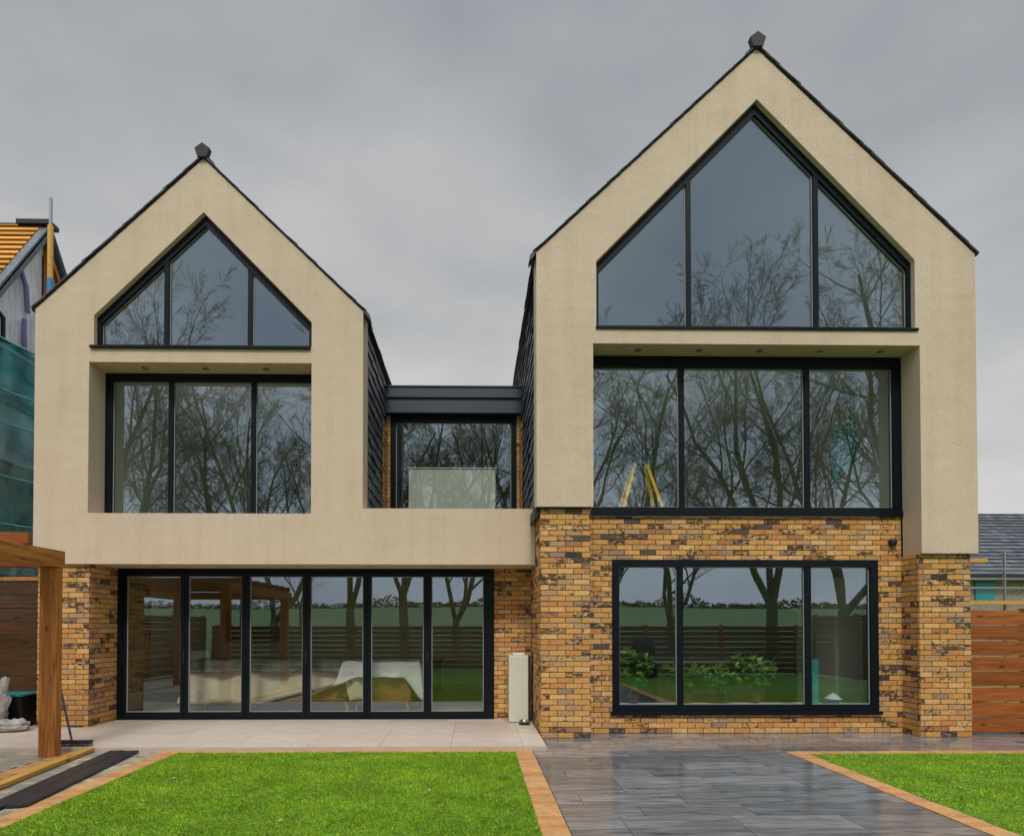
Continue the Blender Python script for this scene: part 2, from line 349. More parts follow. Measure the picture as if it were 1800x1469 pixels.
M['steel'] = simple('brushed steel', (.45,.44,.42), .25, metal=1)
M['galv'] = simple('galvanised tube', (.30,.31,.32), .4, metal=.8)
M['cream'] = simple('cream plastic panel', (.66,.66,.56), .4, var=.03)
M['white'] = simple('white plastic', (.75,.75,.74), .4)
M['orangewood'] = m_wood('new roofing batten', (.60,.25,.03), (.75,.36,.06), 'x', knots=False)
M['orangeraft'] = m_wood('orange rafter', (.35,.12,.02), (.50,.20,.04), 'y', knots=False)
M['felt'] = simple('dark roofing felt', (.06,.025,.012), .8)
M['verge'] = simple('blue grey verge board', (.12,.15,.17), .6, var=.3, vscale=8)
M['membrane'] = simple('white breather membrane', (.86,.85,.83), .6, var=.22, vscale=4, stretch=(3,3,.6), bump=.8, bscale=6)
M['purple'] = simple('lilac flexible duct', (.20,.19,.36), .5)
M['blue'] = simple('blue paint', (.03,.22,.42), .5); M['yellow'] = simple('yellow fibreglass', (.95,.55,.01), .45); M['red'] = simple('red paint', (.45,.08,.04), .5)
M['net'] = m_net()
M['teal'] = simple('teal plastic', (.02,.22,.22), .5); M['tealcloth'] = simple('teal cloth', (.03,.30,.28), .7, var=.3, vscale=8)
M['sack'] = simple('dirty white sack', (.42,.40,.36), .7, var=.4, vscale=6, bump=.8, bscale=12)
M['soil'] = simple('wet soil', (.045,.036,.028), .8, var=.5, vscale=4, bump=1, bscale=20)
M['sheet'] = simple('white dust sheet', (.80,.76,.74), .85, var=.06, vscale=4)
M['creamsheet'] = simple('cream dust sheet', (.74,.60,.40), .85, var=.1, vscale=4)
M['greysheet'] = simple('grey throw', (.16,.145,.125), .85, var=.35, vscale=8)
M['tan'] = simple('tan leather', (.36,.15,.05), .5, var=.15)
M['legwood'] = simple('pale wood leg', (.5,.33,.13), .5)
M['leaf'] = m_island('glossy leaf', [(.05,.12,.015), (.09,.19,.025), (.14,.25,.04), (.035,.09,.015)], .4, 8, nvar=.2, bump=0)
M['pot'] = simple('brown pot', (.10,.05,.03), .6)
M['bark'] = simple('lichened bark', (.25,.25,.125), .85, var=.45, vscale=2.5, bump=.4, bscale=15)
M['tv'] = simple('black screen', (.008,.008,.010), .15)
M['skin'] = simple('skin', (.45,.27,.19), .5)
M['coat'] = simple('dark blue coat', (.02,.024,.035), .8); M['trouser'] = simple('dark trousers', (.02,.02,.024), .8); M['hair'] = simple('dark hair', (.02,.014,.01), .6)

# ------------------------------------------------------------------ brickwork
rng = random.Random(5)
def bricks(mb, o, u, width, height, holes=(), start=0.0, proud=.006, z0=0.0):
    """stretcher bond bricks on a vertical plane. o corner, u unit direction, outward normal = u x z ; holes in (u,z)"""
    o = Vector(o); u = Vector(u); nrm = u.cross(Vector((0,0,1)))
    Lb, H, J = .225, .075, .010
    rows = int(math.ceil(height/H))
    for r in range(rows):
        za, zb = r*H + J/2, min((r+1)*H - J/2, height)
        if zb - za < .015: continue
        off = (start + (Lb/2 if r % 2 else 0) + rng.choice((0, 0, 0, .06)) * 0) % Lb
        x = -off
        while x < width:
            xa, xb = max(x + J/2, 0), min(x + Lb - J/2, width)
            x += Lb
            segs = [(xa, xb)]
            for (h0, h1, g0, g1) in holes:
                if zb > g0 + .002 and za < g1 - .002:
                    ns = []
                    for a, b_ in segs:
                        if b_ <= h0 or a >= h1: ns.append((a, b_)); continue
                        if a < h0: ns.append((a, h0))
                        if b_ > h1: ns.append((h1, b_))
                    segs = ns
            for a, b_ in segs:
                if b_ - a < .02: continue
                p = proud + rng.uniform(-.0018, .0018)
                j = lambda: rng.uniform(-.0012, .0012)
                P = lambda uu, zz, d: tuple(o + u*uu + Vector((0,0,zz)) + nrm*d)
                c = [(a+j(), za+j()), (b_+j(), za+j()), (b_+j(), zb+j()), (a+j(), zb+j())]
                e = .0022
                ci = [(c[0][0]+e, c[0][1]+e), (c[1][0]-e, c[1][1]+e), (c[2][0]-e, c[2][1]-e), (c[3][0]+e, c[3][1]-e)]
                bi = len(mb.v)
                mb.v += [P(q[0], q[1], -.004) for q in c] + [P(q[0], q[1], p-e) for q in c] + [P(q[0], q[1], p) for q in ci]
                for k in range(4):
                    k2 = (k+1) % 4
                    mb.f.append((bi+k, bi+k2, bi+4+k2, bi+4+k)); mb.f.append((bi+4+k, bi+4+k2, bi+8+k2, bi+8+k))
                mb.f.append((bi+8, bi+9, bi+10, bi+11))

# slate hung on a wall / roof plane, each slate a thin tilted piece
def slates(mb, o, u, v, width, height, sw=.24, ex=.19, th=.008, tilt=.030, jit=.012, crop=None):
    o, u, v = Vector(o), Vector(u).normalized(), Vector(v).normalized(); nrm = u.cross(v)
    r = 0; z = 0.0
    while z < height - .02:
        x = -(sw/2 if r % 2 else 0)
        while x < width:
            a, b_ = max(x + .003, 0), min(x + sw - .003, width); x += sw
            if b_ - a < .03: continue
            if crop and not crop((a+b_)/2, z): continue
            zt = min(z + ex*1.25, height); j1, j2 = rng.uniform(-jit, jit), rng.uniform(-jit, jit)
            t = tilt + rng.uniform(-.006, .008)
            p0 = o + u*a + v*max(0, z+j1) + nrm*t; p1 = o + u*b_ + v*max(0, z+j2) + nrm*(t + rng.uniform(-.004, .004))
            p2 = o + u*b_ + v*zt + nrm*.004; p3 = o + u*a + v*zt + nrm*.004
            bi = len(mb.v); tt = nrm*-th
            mb.v += [tuple(q) for q in (p0, p1, p2, p3, p0+tt, p1+tt, p2+tt, p3+tt)]
            for q in ((0,1,2,3), (7,6,5,4), (4,5,1,0), (5,6,2,1), (6,7,3,2), (7,4,0,3)): mb.f.append(tuple(bi+i for i in q))
        z += ex; r += 1

# ------------------------------------------------------------------ the setting: ground
def hfield(x, y):
    if y > -3: return -.07
    t = min(1, (-y - 3)/190.0); h = -.07 + 8.5*(t**1.15)
    if y < -200: h += 6*min(1, (-y-200)/300)
    return h + .5*t*math.sin(x*.03+1) 
xs = sorted(set([-900,-500,-300,-200,-150] + list(range(-120, 121, 8)) + [150,200,300,500,900]))
ys = sorted(set([-900,-600,-400,-300,-240] + list(range(-200, -4, 8)) + [-3, 0, 8, 20, 60, 150, 400, 900]))
g = MB()
for y in ys:
    for x in xs: g.v.append((x, y, hfield(x, y)))
nx = len(xs)
for j in range(len(ys)-1):
    for i in range(nx-1): g.f.append((j*nx+i, j*nx+i+1, (j+1)*nx+i+1, (j+1)*nx+i))
M['field'] = simple('pasture grass', (.13, .22, .07), .9, var=.3, vscale=.25, bump=.3, bscale=4)
g.build('ground', M['field'], smooth=True, kind='structure')

def slabs(name, matn, x0, x1, y0, y1, lx, ly, z, th=.03, gap=.004, off=.5, mask=None, jit=0, seed=1):
    """real slabs laid in rows along x"""
    rr = random.Random(seed); m = MB(); y = y0; r = 0
    while y < y1 - .01:
        yb = min(y + ly, y1); x = x0 - (rr.choice((.25, .5, .75, .33)) * lx if off == 'r' else (off*lx if r % 2 else 0))
        while x < x1:
            a, b_ = max(x, x0), min(x+lx, x1); x += lx
            if b_ - a < .02: continue
            if mask and not mask((a+b_)/2, (y+yb)/2): continue
            dz = rr.uniform(-jit, jit)
            m.box(a+gap/2, b_-gap/2, y+gap/2, yb-gap/2, z-th, z+dz)
        y = yb; r += 1
    return m.build(name, M[matn], kind='structure')
# bed under all paving
MB().box(-9.5, 10.5, -1.6, 9.6, -.068, -.012).build('paving_bed', M['joint'], kind='structure')
slabs('wet_slab_paving', 'wet', .712, 3.778, 1.0, 7.6, .9, .30, 0, .012, .005, 'r', jit=.0006, seed=3)
slabs('wet_slab_path', 'wet', 3.778, 10.4, 6.93, 8.13, .9, .30, 0, .012, .005, 'r', jit=.0006, seed=4)
slabs('wet_slab_strip', 'wet', .712, 3.778, 7.6, 8.13, .9, .27, 0, .012, .005, 'r', jit=.0006, seed=5)
slabs('wet_slab_edge', 'wet', .49, .712, 6.93, 7.02, .9, .30, 0, .012, .005, 'r', seed=6)
# terrace of large cream slabs
slabs('cream_terrace', 'travertine', -9.0, .885, 7.045, 9.12, .9, .9/1.0, .05, .062, .004, 'r', jit=.0004, seed=9)
MB().box(-9.0, .885, 7.03, 7.041, -.01, .046).build('terrace_edge_trim', M['travertine'], kind='structure')
# block edging round the lawns
def edging(name, x0, x1, y0, y1, along):
    m = MB(); t = y0 if along == 'y' else x0; e = y1 if along == 'y' else x1; rr = random.Random(int(x0*100))
    while t < e - .01:
        b_ = min(t + .1, e); dz = rr.uniform(-.002, .002) + .006
        if along == 'y': m.box(x0, x1, t+.0015, b_-.0015, -.03, dz)
        else: m.box(t+.0015, b_-.0015, y0, y1, -.03, dz)
        t = b_
    return m.build(name, M['kerb'], kind='structure', bevel=.003)
edging('block_edging_strip', .492, .706, 1.0, 6.925, 'y')
edging('block_edging_strip', -3.80, -3.585, 1.0, 6.925, 'y')
edging('block_edging_strip', -3.80, .706, 6.93, 7.025, 'x')
edging('block_edging_strip', 3.785, 3.985, 1.0, 6.76, 'y')
edging('block_edging_strip', 3.785, 10.4, 6.765, 6.925, 'x')
# block paving under the pergola, with one orange course
slabs('grey_block_paving', 'block', -9.0, -3.805, 1.0, 7.025, .2, .1, 0, .02, .004, .5, jit=.0015, seed=12, mask=lambda x, y: not (-4.95 < x < -4.75))
edging('block_paving_orange_course', -4.95, -4.75, 1.0, 7.02, 'y')
# soil strip beside the house
s_ = MB(); 
for i in range(9):
    for j in range(7):
        x, y = -9.0 + i*.32, 8.87 - .0 + j*.25
        s_.v.append((x, 7.9 + j*.25, .055 + .05*noise.noise(Vector((x*3, y*3, 0))) if 0 < i < 8 else .03))
for i in range(8):
    for j in range(6):
        a = i*7+j; s_.f.append((a, a+7, a+8, a+1))
s_.build('soil', M['soil'], smooth=True, kind='structure')

# lawns : backing sheet + blades
def m_blade():
    m, t, b, n, l = mat('artificial grass blade'); b.inputs['Roughness'].default_value = .55; b.inputs['Specular IOR Level'].default_value = .3
    g_ = n('ShaderNodeNewGeometry'); c = n('ShaderNodeTexCoord')
    r = ramp(n, [(0, (.20,.36,.012)), (.35, (.33,.54,.016)), (.6, (.42,.64,.022)), (.85, (.52,.70,.05)), (.95, (.52,.47,.10))], 'LINEAR'); l(g_.outputs['Random Per Island'], r.inputs[0])
    z = n('ShaderNodeTexNoise'); z.inputs['Scale'].default_value = 2.3; z.inputs['Detail'].default_value = 5; l(c.outputs['Object'], z.inputs['Vector'])
    r2 = ramp(n, [(.3, (.72,.72,.7)), (.62, (1.08,1.05,1))]); l(z.outputs['Fac'], r2.inputs[0])
    mm = n('ShaderNodeMix', data_type='RGBA', blend_type='MULTIPLY'); mm.inputs[0].default_value = 1; l(r.outputs[0], mm.inputs[6]); l(r2.outputs[0], mm.inputs[7]); 
    # brown worn spots
    z3 = n('ShaderNodeTexNoise'); z3.inputs['Scale'].default_value = 1.7; z3.inputs['Detail'].default_value = 3
    mp = n('ShaderNodeMapping'); mp.inputs['Location'].default_value = (4.3, 1.9, 0); mp.inputs['Scale'].default_value = (1, 2.5, 1); l(c.outputs['Object'], mp.inputs[0]); l(mp.outputs[0], z3.inputs['Vector'])
    r3 = ramp(n, [(.66, (0,0,0)), (.74, (.55,.55,.55))]); l(z3.outputs['Fac'], r3.inputs[0])
    m3 = n('ShaderNodeMix', data_type='RGBA'); l(r3.outputs[0], m3.inputs[0]); l(mm.outputs[2], m3.inputs[6]); m3.inputs[7].default_value = (.16,.13,.03,1)
    l(m3.outputs[2], b.inputs['Base Color']); return m
M['blade'] = m_blade()
def lawn(x0, x1, y0, y1, yb, n, seed):
    MB().box(x0, x1, y0, y1, -.03, .006).build('lawn', M['turf'], kind='structure')
    r = np.random.default_rng(seed)
    x = r.uniform(x0+.004, x1-.004, n); y = yb + (y1-.004-yb)*r.uniform(0, 1, n)
    # lean direction follows slow patches -> brushed streaks
    ph = np.sin(x*2.1+np.sin(y*3.3)*1.3) + np.sin(y*7.7+np.sin(x*1.7)*2) + .6*np.sin(x*5.1+y*13)
    lean = .012 + .003*ph; ang = r.normal(0, .9, n) - 1.57
    h = r.uniform(.009, .024, n)*(1+.18*np.sin(x*3.1+1)*np.sin(y*9.3)); w = r.uniform(.0022, .0042, n)
    a2 = r.uniform(0, np.pi, n)
    dx, dy = np.cos(a2)*w, np.sin(a2)*w
    lx, ly = np.cos(ang)*lean + r.normal(0, .007, n), np.sin(ang)*lean + r.normal(0, .007, n)
    v = np.zeros((n, 3, 3)); z0 = .006
    v[:,0] = np.stack([x-dx, y-dy, np.full(n, z0)], 1); v[:,1] = np.stack([x+dx, y+dy, np.full(n, z0)], 1); v[:,2] = np.stack([x+lx, y+ly, z0+h], 1)
    me = bpy.data.meshes.new('grass'); me.vertices.add(3*n); me.vertices.foreach_set('co', v.reshape(-1))
    me.loops.add(3*n); me.loops.foreach_set('vertex_index', np.arange(3*n, dtype=np.int32))
    me.polygons.add(n); me.polygons.foreach_set('loop_start', np.arange(0, 3*n, 3, dtype=np.int32)); me.polygons.foreach_set('loop_total', np.full(n, 3, dtype=np.int32))
    me.update(); me.materials.append(M['blade'])
    o = bpy.data.objects.new('grass', me); COL.objects.link(o); o['kind'] = 'stuff'; return o
o = lawn(-3.583, .49, -1.4, 6.925, 3.3, 150000, 1); tag(o, 'bright green short grass of the big lawn before the cream terrace', 'grass')
o = lawn(3.987, 10.4, -1.4, 6.76, 3.6, 130000, 2); tag(o, 'bright green short grass right of the wet grey paving', 'grass')

# ------------------------------------------------------------------ THE HOUSE
house = empty('house', 'cream rendered and buff brick modern house with two steep glazed gables', 'house', (0, 8.4, 0))
def hp(mb, name, m, parent=None, **k):
    """part of the house: the mesh is given in world coordinates"""
    off = Vector((0, 8.4, 0)); mb.v = [(x, y-8.4, z) for x, y, z in mb.v]
    return mb.build(name, M[m], parent or house, **k)

LG = [(-5.615, 5.66), (-2.42, 5.66), (-2.42, 6.03), (-4.02, 7.66), (-5.615, 6.11)]
LR = [(-5.68, 3.19), (-2.42, 3.19), (-2.42, 5.42), (-5.68, 5.42)]
wl = MB().slab([(-6.47, 2.45), (.835, 2.45), (.835, 3.27), (-1.66, 3.27), (-1.66, 6.225), (-4.03, 8.49), (-6.47, 6.225)], [LG, LR], 8.4, 8.77)
hp(wl, 'rendered_wall', 'render', label='cream rendered left gable wall running into the low parapet')
hp(MB().box(.835, .892, 8.4, 8.77, 2.45, 3.27), 'parapet_end', 'render')
hp(MB().box(-6.47, .892, 8.772, 9.22, 2.45, 2.60), 'soffit', 'render')
RG = [(1.668, 5.66), (6.105, 5.66), (6.105, 6.62), (3.913, 8.85), (1.668, 6.56)]
RR = [(1.622, 3.10), (6.165, 3.10), (6.165, 5.42), (1.622, 5.42)]
wr = MB().slab([(.842, 3.165), (1.622, 3.165), (1.622, 5.42), (6.165, 5.42), (6.165, 2.535), (6.955, 2.535), (6.955, 6.735), (3.913, 9.585), (.842, 6.70)], [RG], 7.75, 8.10)
hp(wr, 'rendered_wall', 'render', label='cream rendered right gable wall over brick piers')
# expansion joint lines at the recess corner are tiny dark beads
b_ = MB().box(-6.475, .892, 8.394, 8.402, 2.443, 2.452); hp(b_, 'drip_bead', 'render')
hp(MB().box(6.160, 6.960, 7.742, 7.752, 2.522, 2.534), 'drip_bead', 'frame'); hp(MB().box(.838, 1.626, 7.742, 7.752, 3.152, 3.164), 'drip_bead', 'frame')

# brick plinths: mortar core plus bricks
core = MB().box(-6.43, -5.68, 8.455, 9.2, 0, 2.449).box(-6.43, -6.05, 9.2, 16, 0, 2.6)
bk1 = MB(); bricks(bk1, (-6.43, 8.455, 0), (1,0,0), .75, 2.449)
bricks(bk1, (-5.68, 8.461, 0), (0,1,0), .66, 2.449, start=.1)
w_ = hp(core, 'brick_pier', 'mortar', label='short buff brick pier left of the folding doors'); hp(bk1, 'brickwork', 'brick', w_)
core = MB().box(.306, .90, 9.12, 9.4, 0, 2.449); bk2 = MB(); bricks(bk2, (.306, 9.12, 0), (1,0,0), .59, 2.449, start=.06)
w_ = hp(core, 'brick_wall', 'mortar', label='shaded buff brick wall between folding doors and right pier'); hp(bk2, 'brickwork', 'brick', w_)
# right house: left pier, wall, right pier
core = MB().box(.905, 1.588, 7.805, 9.4, 0, 3.163); bk3 = MB(); bricks(bk3, (.905, 7.805, 0), (1,0,0), .683, 3.163, start=.0)
bricks(bk3, (.905, 9.4, 0), (0,-1,0), 1.597, 3.163, start=.1)
w_ = hp(core, 'brick_pier', 'mortar', label='tall buff brick pier between the cream terrace and the grey paving'); hp(bk3, 'brickwork', 'brick', w_)
core = MB().slab([(1.589, 0), (6.16, 0), (6.16, 3.11), (1.589, 3.11)], [[(1.962, .315), (5.808, .315), (5.808, 2.488), (1.962, 2.488)]], 8.13, 8.45)
bk4 = MB(); bricks(bk4, (1.589, 8.13, 0), (1,0,0), 4.571, 3.11, holes=[(.373, 4.219, .312, 2.470)], start=.12)
w_ = hp(core, 'brick_wall', 'mortar', label='buff brick wall round the kitchen window'); hp(bk4, 'brickwork', 'brick', w_)
core = MB().box(6.163, 6.88, 7.805, 8.45, 0, 2.533).box(6.5, 6.88, 8.45, 16, 0, 2.533); bk5 = MB(); bricks(bk5, (6.163, 7.805, 0), (1,0,0), .717, 2.533, start=.17)
bricks(bk5, (6.163, 8.128, 0), (0,-1,0), .32, 2.533, start=.06)
bricks(bk5, (6.88, 7.805, 0), (0,1,0), 2.5, 2.533, start=.06)
w_ = hp(core, 'brick_pier', 'mortar', label='buff brick pier at the right corner beside the wooden fence'); hp(bk5, 'brickwork', 'brick', w_)

# side walls behind the slates, roofs
def sidewall(x0, x1, y0, y1, z0, z1, name='side_wall'): return hp(MB().box(x0, x1, y0, y1, z0, z1), name, 'mortar')
sw = sidewall(-1.90, -1.70, 8.772, 17, 2.602, 6.16)
s1 = MB(); slates(s1, (-1.70, 8.44, 3.14), (0,1,0), (0,0,1), 8.0, 3.06, jit=.03, sw=.26); hp(s1, 'slate_cladding', 'slate', sw)
sw = sidewall(.885, 1.085, 8.11, 17, 3.10, 6.62)
s1 = MB(); slates(s1, (.885, 17, 3.10), (0,-1,0), (0,0,1), 9.2, 3.58, jit=.03, sw=.26); hp(s1, 'slate_cladding', 'slate', sw)
sidewall(-6.43, -6.23, 8.772, 17, 2.602, 6.16)
sw = sidewall(6.70, 6.90, 8.11, 17, 2.54, 6.66)
s1 = MB(); slates(s1, (6.90, 7.79, 2.56), (0,1,0), (0,0,1), 8.0, 4.1); hp(s1, 'slate_cladding', 'slate', sw)
def roof(xa, za, xr, zr, xb, zb, y0, y1, label):
    """slate covered double pitch roof with stepped verge edge and ridge tile"""
    r_ = MB()
    th = .05
    for (ex, ez) in ((xa, za), (xb, zb)):
        d = Vector((xr-ex, 0, zr-ez)); L = d.length; d.normalize()
        nn = Vector((-d.z, 0, d.x));  nn = nn if nn.z > 0 else -nn
        o = Vector((ex, y0, ez)) - d*.03 - nn*.020
        r_.obox(o, d*(L+.02), (0, y1-y0, 0), nn*.022)
    rf = hp(r_, 'roof', 'black', label=label)
    s_ = MB()
    for sgn, (ex, ez) in ((1, (xa, za)), (-1, (xb, zb))):
        d = Vector((xr-ex, 0, zr-ez)); L = d.length; d.normalize()
        nn = Vector((-d.z, 0, d.x)); nn = nn if nn.z > 0 else -nn
        if sgn > 0: o = Vector((ex, y1, ez)) - d*.045 + nn*.004; slates(s_, o, (0,-1,0), d, y1-y0+.03, L+.04, sw=.3, ex=.2, th=.007, tilt=.012, jit=.004)
        else: o = Vector((ex, y0-.03, ez)) - d*.045 + nn*.004; slates(s_, o, (0,1,0), d, y1-y0+.03, L+.04, sw=.3, ex=.2, th=.007, tilt=.012, jit=.004)
    hp(s_, 'roof_slate', 'slate', rf)
    # pentagonal ridge end piece and ridge run
    r = .118
    def pent(rr, cz): return [(xr + rr*math.sin(2*math.pi*k/5), zr + cz + rr*math.cos(2*math.pi*k/5)) for k in range(5)][::-1]
    c = MB().slab(pent(r, .055), [], y0-.05, y0+.03); hp(c, 'ridge_end_cap', 'ridge', rf, bevel=.006)
    c = MB()
    yy = y0+.035
    while yy < y1:
        c.slab([(xr-.13, zr-.05), (xr-.115, zr-.075), (xr, zr+.035), (xr+.115, zr-.075), (xr+.13, zr-.05), (xr, zr+.065)], [], yy, yy+.44); yy += .45
    hp(c, 'ridge_tile', 'ridge', rf)
roof(-6.47, 6.225, -4.03, 8.49, -1.66, 6.225, 8.395, 17, 'slate roof over the left gable')
roof(.842, 6.70, 3.913, 9.585, 6.955, 6.735, 7.745, 17, 'slate roof over the taller right gable')
# dark eave kickers seen at the verge feet
def kick(x, z, sgn, y): 
    return MB().slab([(x-.0*sgn, z+.02), (x+.085*sgn, z-.07), (x+.10*sgn, z-.16), (x+.04*sgn, z-.10), (x+.012*sgn, z-.06)][::(1 if sgn < 0 else -1)], [], y, y+.16)
hp(kick(-1.655, 6.225, 1, 8.385), 'eave_tilting_slate', 'black')
hp(kick(.838, 6.70, -1, 7.735), 'eave_tilting_slate', 'black')
hp(MB().slab([(6.955, 6.70), (7.0, 6.695), (7.0, 6.725), (6.955, 6.77)], [], 7.74, 16), 'eave_tilting_slate', 'black')
hp(MB().slab([(-6.475, 6.19), (-6.475, 6.25), (-6.52, 6.21), (-6.52, 6.17)], [], 8.39, 16), 'eave_tilting_slate', 'black')
# small slate corner under the render at the right house's left corner
hp(MB().slab([(.815, 3.02), (.85, 3.02), (.90, 3.163), (.815, 3.163)], [], 7.80, 8.39), 'slate_corner', 'black')

# glazed link
hp(MB().box(-1.69, .88, 8.78, 10.7, 3.02, 3.12), 'balcony_deck', 'frame')
fz = MB().box(-1.69, .875, 10.56, 10.75, 5.80, 5.99).box(-1.69, .875, 10.60, 10.78, 5.745, 5.80).box(-1.69, .875, 10.585, 10.76, 5.52, 5.745).box(-1.69, .875, 10.54, 12.6, 5.99, 6.012)
hp(fz, 'link_fascia', 'fascia')
for a, b2, c, yy, uy, lab in ((-1.69, -1.60, -1.665, 10.25, 1, 'left'), (.785, .88, .85, 10.69, -1, 'right')):
    w_ = hp(MB().box(a, b2, 10.72, 10.95, 3.12, 5.52), 'link_wall', 'mortar')
    lw = MB(); bricks(lw, (a, 10.72, 3.12), (1,0,0), b2-a, 2.4); hp(lw, 'brickwork', 'brick', w_)
    w_ = hp(MB().box(min(c, c-.03*uy), max(c, c-.03*uy), 10.2, 10.70, 3.12, 5.26), 'link_brick_return', 'mortar')
    lw = MB(); bricks(lw, (c, yy, 3.12), (0,uy,0), .44, 2.12, proud=.012); hp(lw, 'brickwork', 'brick', w_)

# windows
def window(label, poly, y, ws, mull, mw=.07, sill=None, fd=.09, gw=.012, vis=.035):
    """poly CCW in x,z (first edge = bottom). ws frame width per edge. mull = centre x of the mullions"""
    inn = inset(poly, ws)
    f = hp(MB().slab(poly, [inn], y, y+fd), 'window', 'frame', label=label)
    xs_ = [min(p[0] for p in inn)] + [m for m in mull] + [max(p[0] for p in inn)]
    for m in mull:
        bar = clipx(inset(inn, .0008), m-mw/2, m+mw/2)
        hp(MB().slab(bar, [], y+.004, y+fd-.004), 'mullion', 'frame', f)
    for i in range(len(xs_)-1):
        a = xs_[i] + (mw/2 if i > 0 else 0); b2 = xs_[i+1] - (mw/2 if i < len(xs_)-2 else 0)
        pn = clipx(inn, a, b2)
        pp = inset(pn, .0005); pi = inset(pn, gw)
        hp(MB().slab(pp, [pi], y+.040, y+.060), 'glazing_bead', 'spacer', f)
        hp(MB().slab(inset(pn, .003), [], y+.045, y+.055), 'pane', 'glass', f)
    if sill:
        x0, x1, z, h, d = sill
        hp(MB().box(x0, x1, y-d, y-.002, z-h, z), 'sill', 'frame', f, bevel=.003)
    return f
window('pointed gable window of the left gable', LG, 8.475, [.055, .06, .10, .10, .06], [-4.60, -3.36], .07, (-5.66, -2.43, 5.655, .035, .115))
window('three pane window recessed in the left gable', [(-5.68, 3.19), (-2.30, 3.19), (-2.30, 5.42), (-5.68, 5.42)], 8.775, [.035, .09, .12, .10], [-4.685, -3.42], .07)
window('tall pointed gable window of the right gable', RG, 7.825, [.05, .05, .10, .10, .05], [2.98, 4.775], .065, (1.66, 6.14, 5.655, .035, .10))
window('wide three pane window recessed in the right gable', [(1.60, 3.19), (6.162, 3.19), (6.162, 5.42), (1.60, 5.42)], 8.11, [.05, .11, .16, .05], [2.975, 4.80], .075, (1.625, 6.158, 3.186, .076, .035))
window('three pane kitchen window set in the brick wall', [(1.964, .318), (5.806, .318), (5.806, 2.486), (1.964, 2.486)], 8.105, [.09, .11, .10, .10], [2.94, 4.79], .085, (1.93, 5.84, .315, .05, .03))
window('single pane window of the recessed link', [(-1.60, 3.12), (.785, 3.12), (.785, 5.518), (-1.60, 5.518)], 10.74, [.06, .10, .12, .10], [], .07)

# folding doors
fd = MB().slab([(-5.676, .05), (.303, .05), (.303, 2.447), (-5.676, 2.447)], [[(-5.60, .075), (.20, .075), (.20, 2.395), (-5.60, 2.395)]], 9.10, 9.20)
door = hp(fd, 'folding_door', 'frame', label='six leaf dark folding door opening on the cream terrace')
edges = [-5.60, -4.625, -3.655, -2.69, -1.725, -.76, .20]
for i in range(6):
    a, b2 = edges[i]+.003, edges[i+1]-.003
    o_ = [(a, .078), (b2, .078), (b2, 2.392), (a, 2.392)]; i_ = inset(o_, [.09, .060, .065, .060])
    lf = hp(MB().slab(o_, [i_], 9.115, 9.185), 'door_leaf', 'frame', door)
    hp(MB().slab(inset(i_, .0005), [inset(i_, .012)], 9.135, 9.160), 'glazing_bead', 'spacer', door)
    hp(MB().slab(inset(i_, .003), [], 9.143, 9.153), 'pane', 'glass', door)
for x in (-4.625, -2.69, -.76):
    hp(MB().box(x-.012, x+.012, 9.095, 9.112, .95, 1.15), 'handle', 'black', door)

# downlights in the recess soffits, security light
for (x, y, z) in [(-4.98, 8.6, 5.42), (-4.07, 8.6, 5.42), (-3.16, 8.6, 5.42)] + [(2.30+i*.86, 7.93, 5.42) for i in range(5)] + [(-4.9+i*1.1, 8.75, 2.45) for i in range(5)]:
    hp(MB().lathe((x, y, z), [(.0, -.004), (.028, -.004), (.03, -.006), (.045, -.007), (.048, -.001)], 20), 'downlight', 'galv')
sl = MB().lathe((6.02, 8.10, 2.74), [(0, -.055), (.035, -.05), (.052, -.02), (.052, .02), (.035, .05), (0, .055)], 16)
sl.box(6.0, 6.04, 8.10, 8.128, 2.70, 2.78); hp(sl, 'security_light', 'black', smooth=False)

# interiors (shell surfaces of the rooms)
def room(x0, x1, y0, y1, z0, z1, wall='paint', floor='intfloor', ceil='ceilpaint', label=None, backhole=None):
    t = .05
    w = MB()
    w.box(x0-t, x0, y0, y1, z0, z1); w.box(x1, x1+t, y0, y1, z0, z1)
    if backhole: w.slab([(x0, z0), (x1, z0), (x1, z1), (x0, z1)], [backhole], y1, y1+t)
    else: w.box(x0, x1, y1, y1+t, z0, z1)
    r_ = hp(w, 'room_wall', wall, label=label)
    hp(MB().box(x0, x1, y0, y1, z0-t, z0), 'room_floor', floor, r_)
    if ceil: hp(MB().box(x0, x1, y0, y1, z1, z1+t), 'room_ceiling', ceil, r_)
room(-6.0, .25, 9.23, 13.5, .06, 2.50, wall='warmpaint')
room(1.72, 6.42, 8.46, 12.5, .06, 2.75, wall='paintdark')
room(-5.9, -2.0, 8.88, 13.0, 3.19, 5.47, backhole=None)
room(1.30, 6.35, 8.46, 13.0, 3.19, 5.45, backhole=None)
room(-1.6, .78, 10.96, 14.0, 3.05, 5.75, wall='paintdark')
def loft(xa, za, xr, zr, xb, zb, y0, y1, zf):
    m = MB()
    t = .05
    m.obox((xa, y0, za), (xr-xa, 0, zr-za), (0, y1-y0, 0), (0, 0, t))
    m.obox((xr, y0, zr), (xb-xr, 0, zb-zr), (0, y1-y0, 0), (0, 0, t))
    m.box(xa-t, xa, y0, y1, zf, za+t); m.box(xb, xb+t, y0, y1, zf, zb+t)
    m.slab([(xa, zf), (xb, zf), (xb, zb), (xr, zr), (xa, za)], [], y1, y1+t)
    w = hp(m, 'loft_lining', 'ceilpaint'); hp(MB().box(xa, xb, y0, y1, zf-t, zf), 'loft_floor', 'paintdark', w)
loft(-5.9, 6.16, -4.02, 7.95, -2.1, 6.16, 8.78, 13, 5.62)
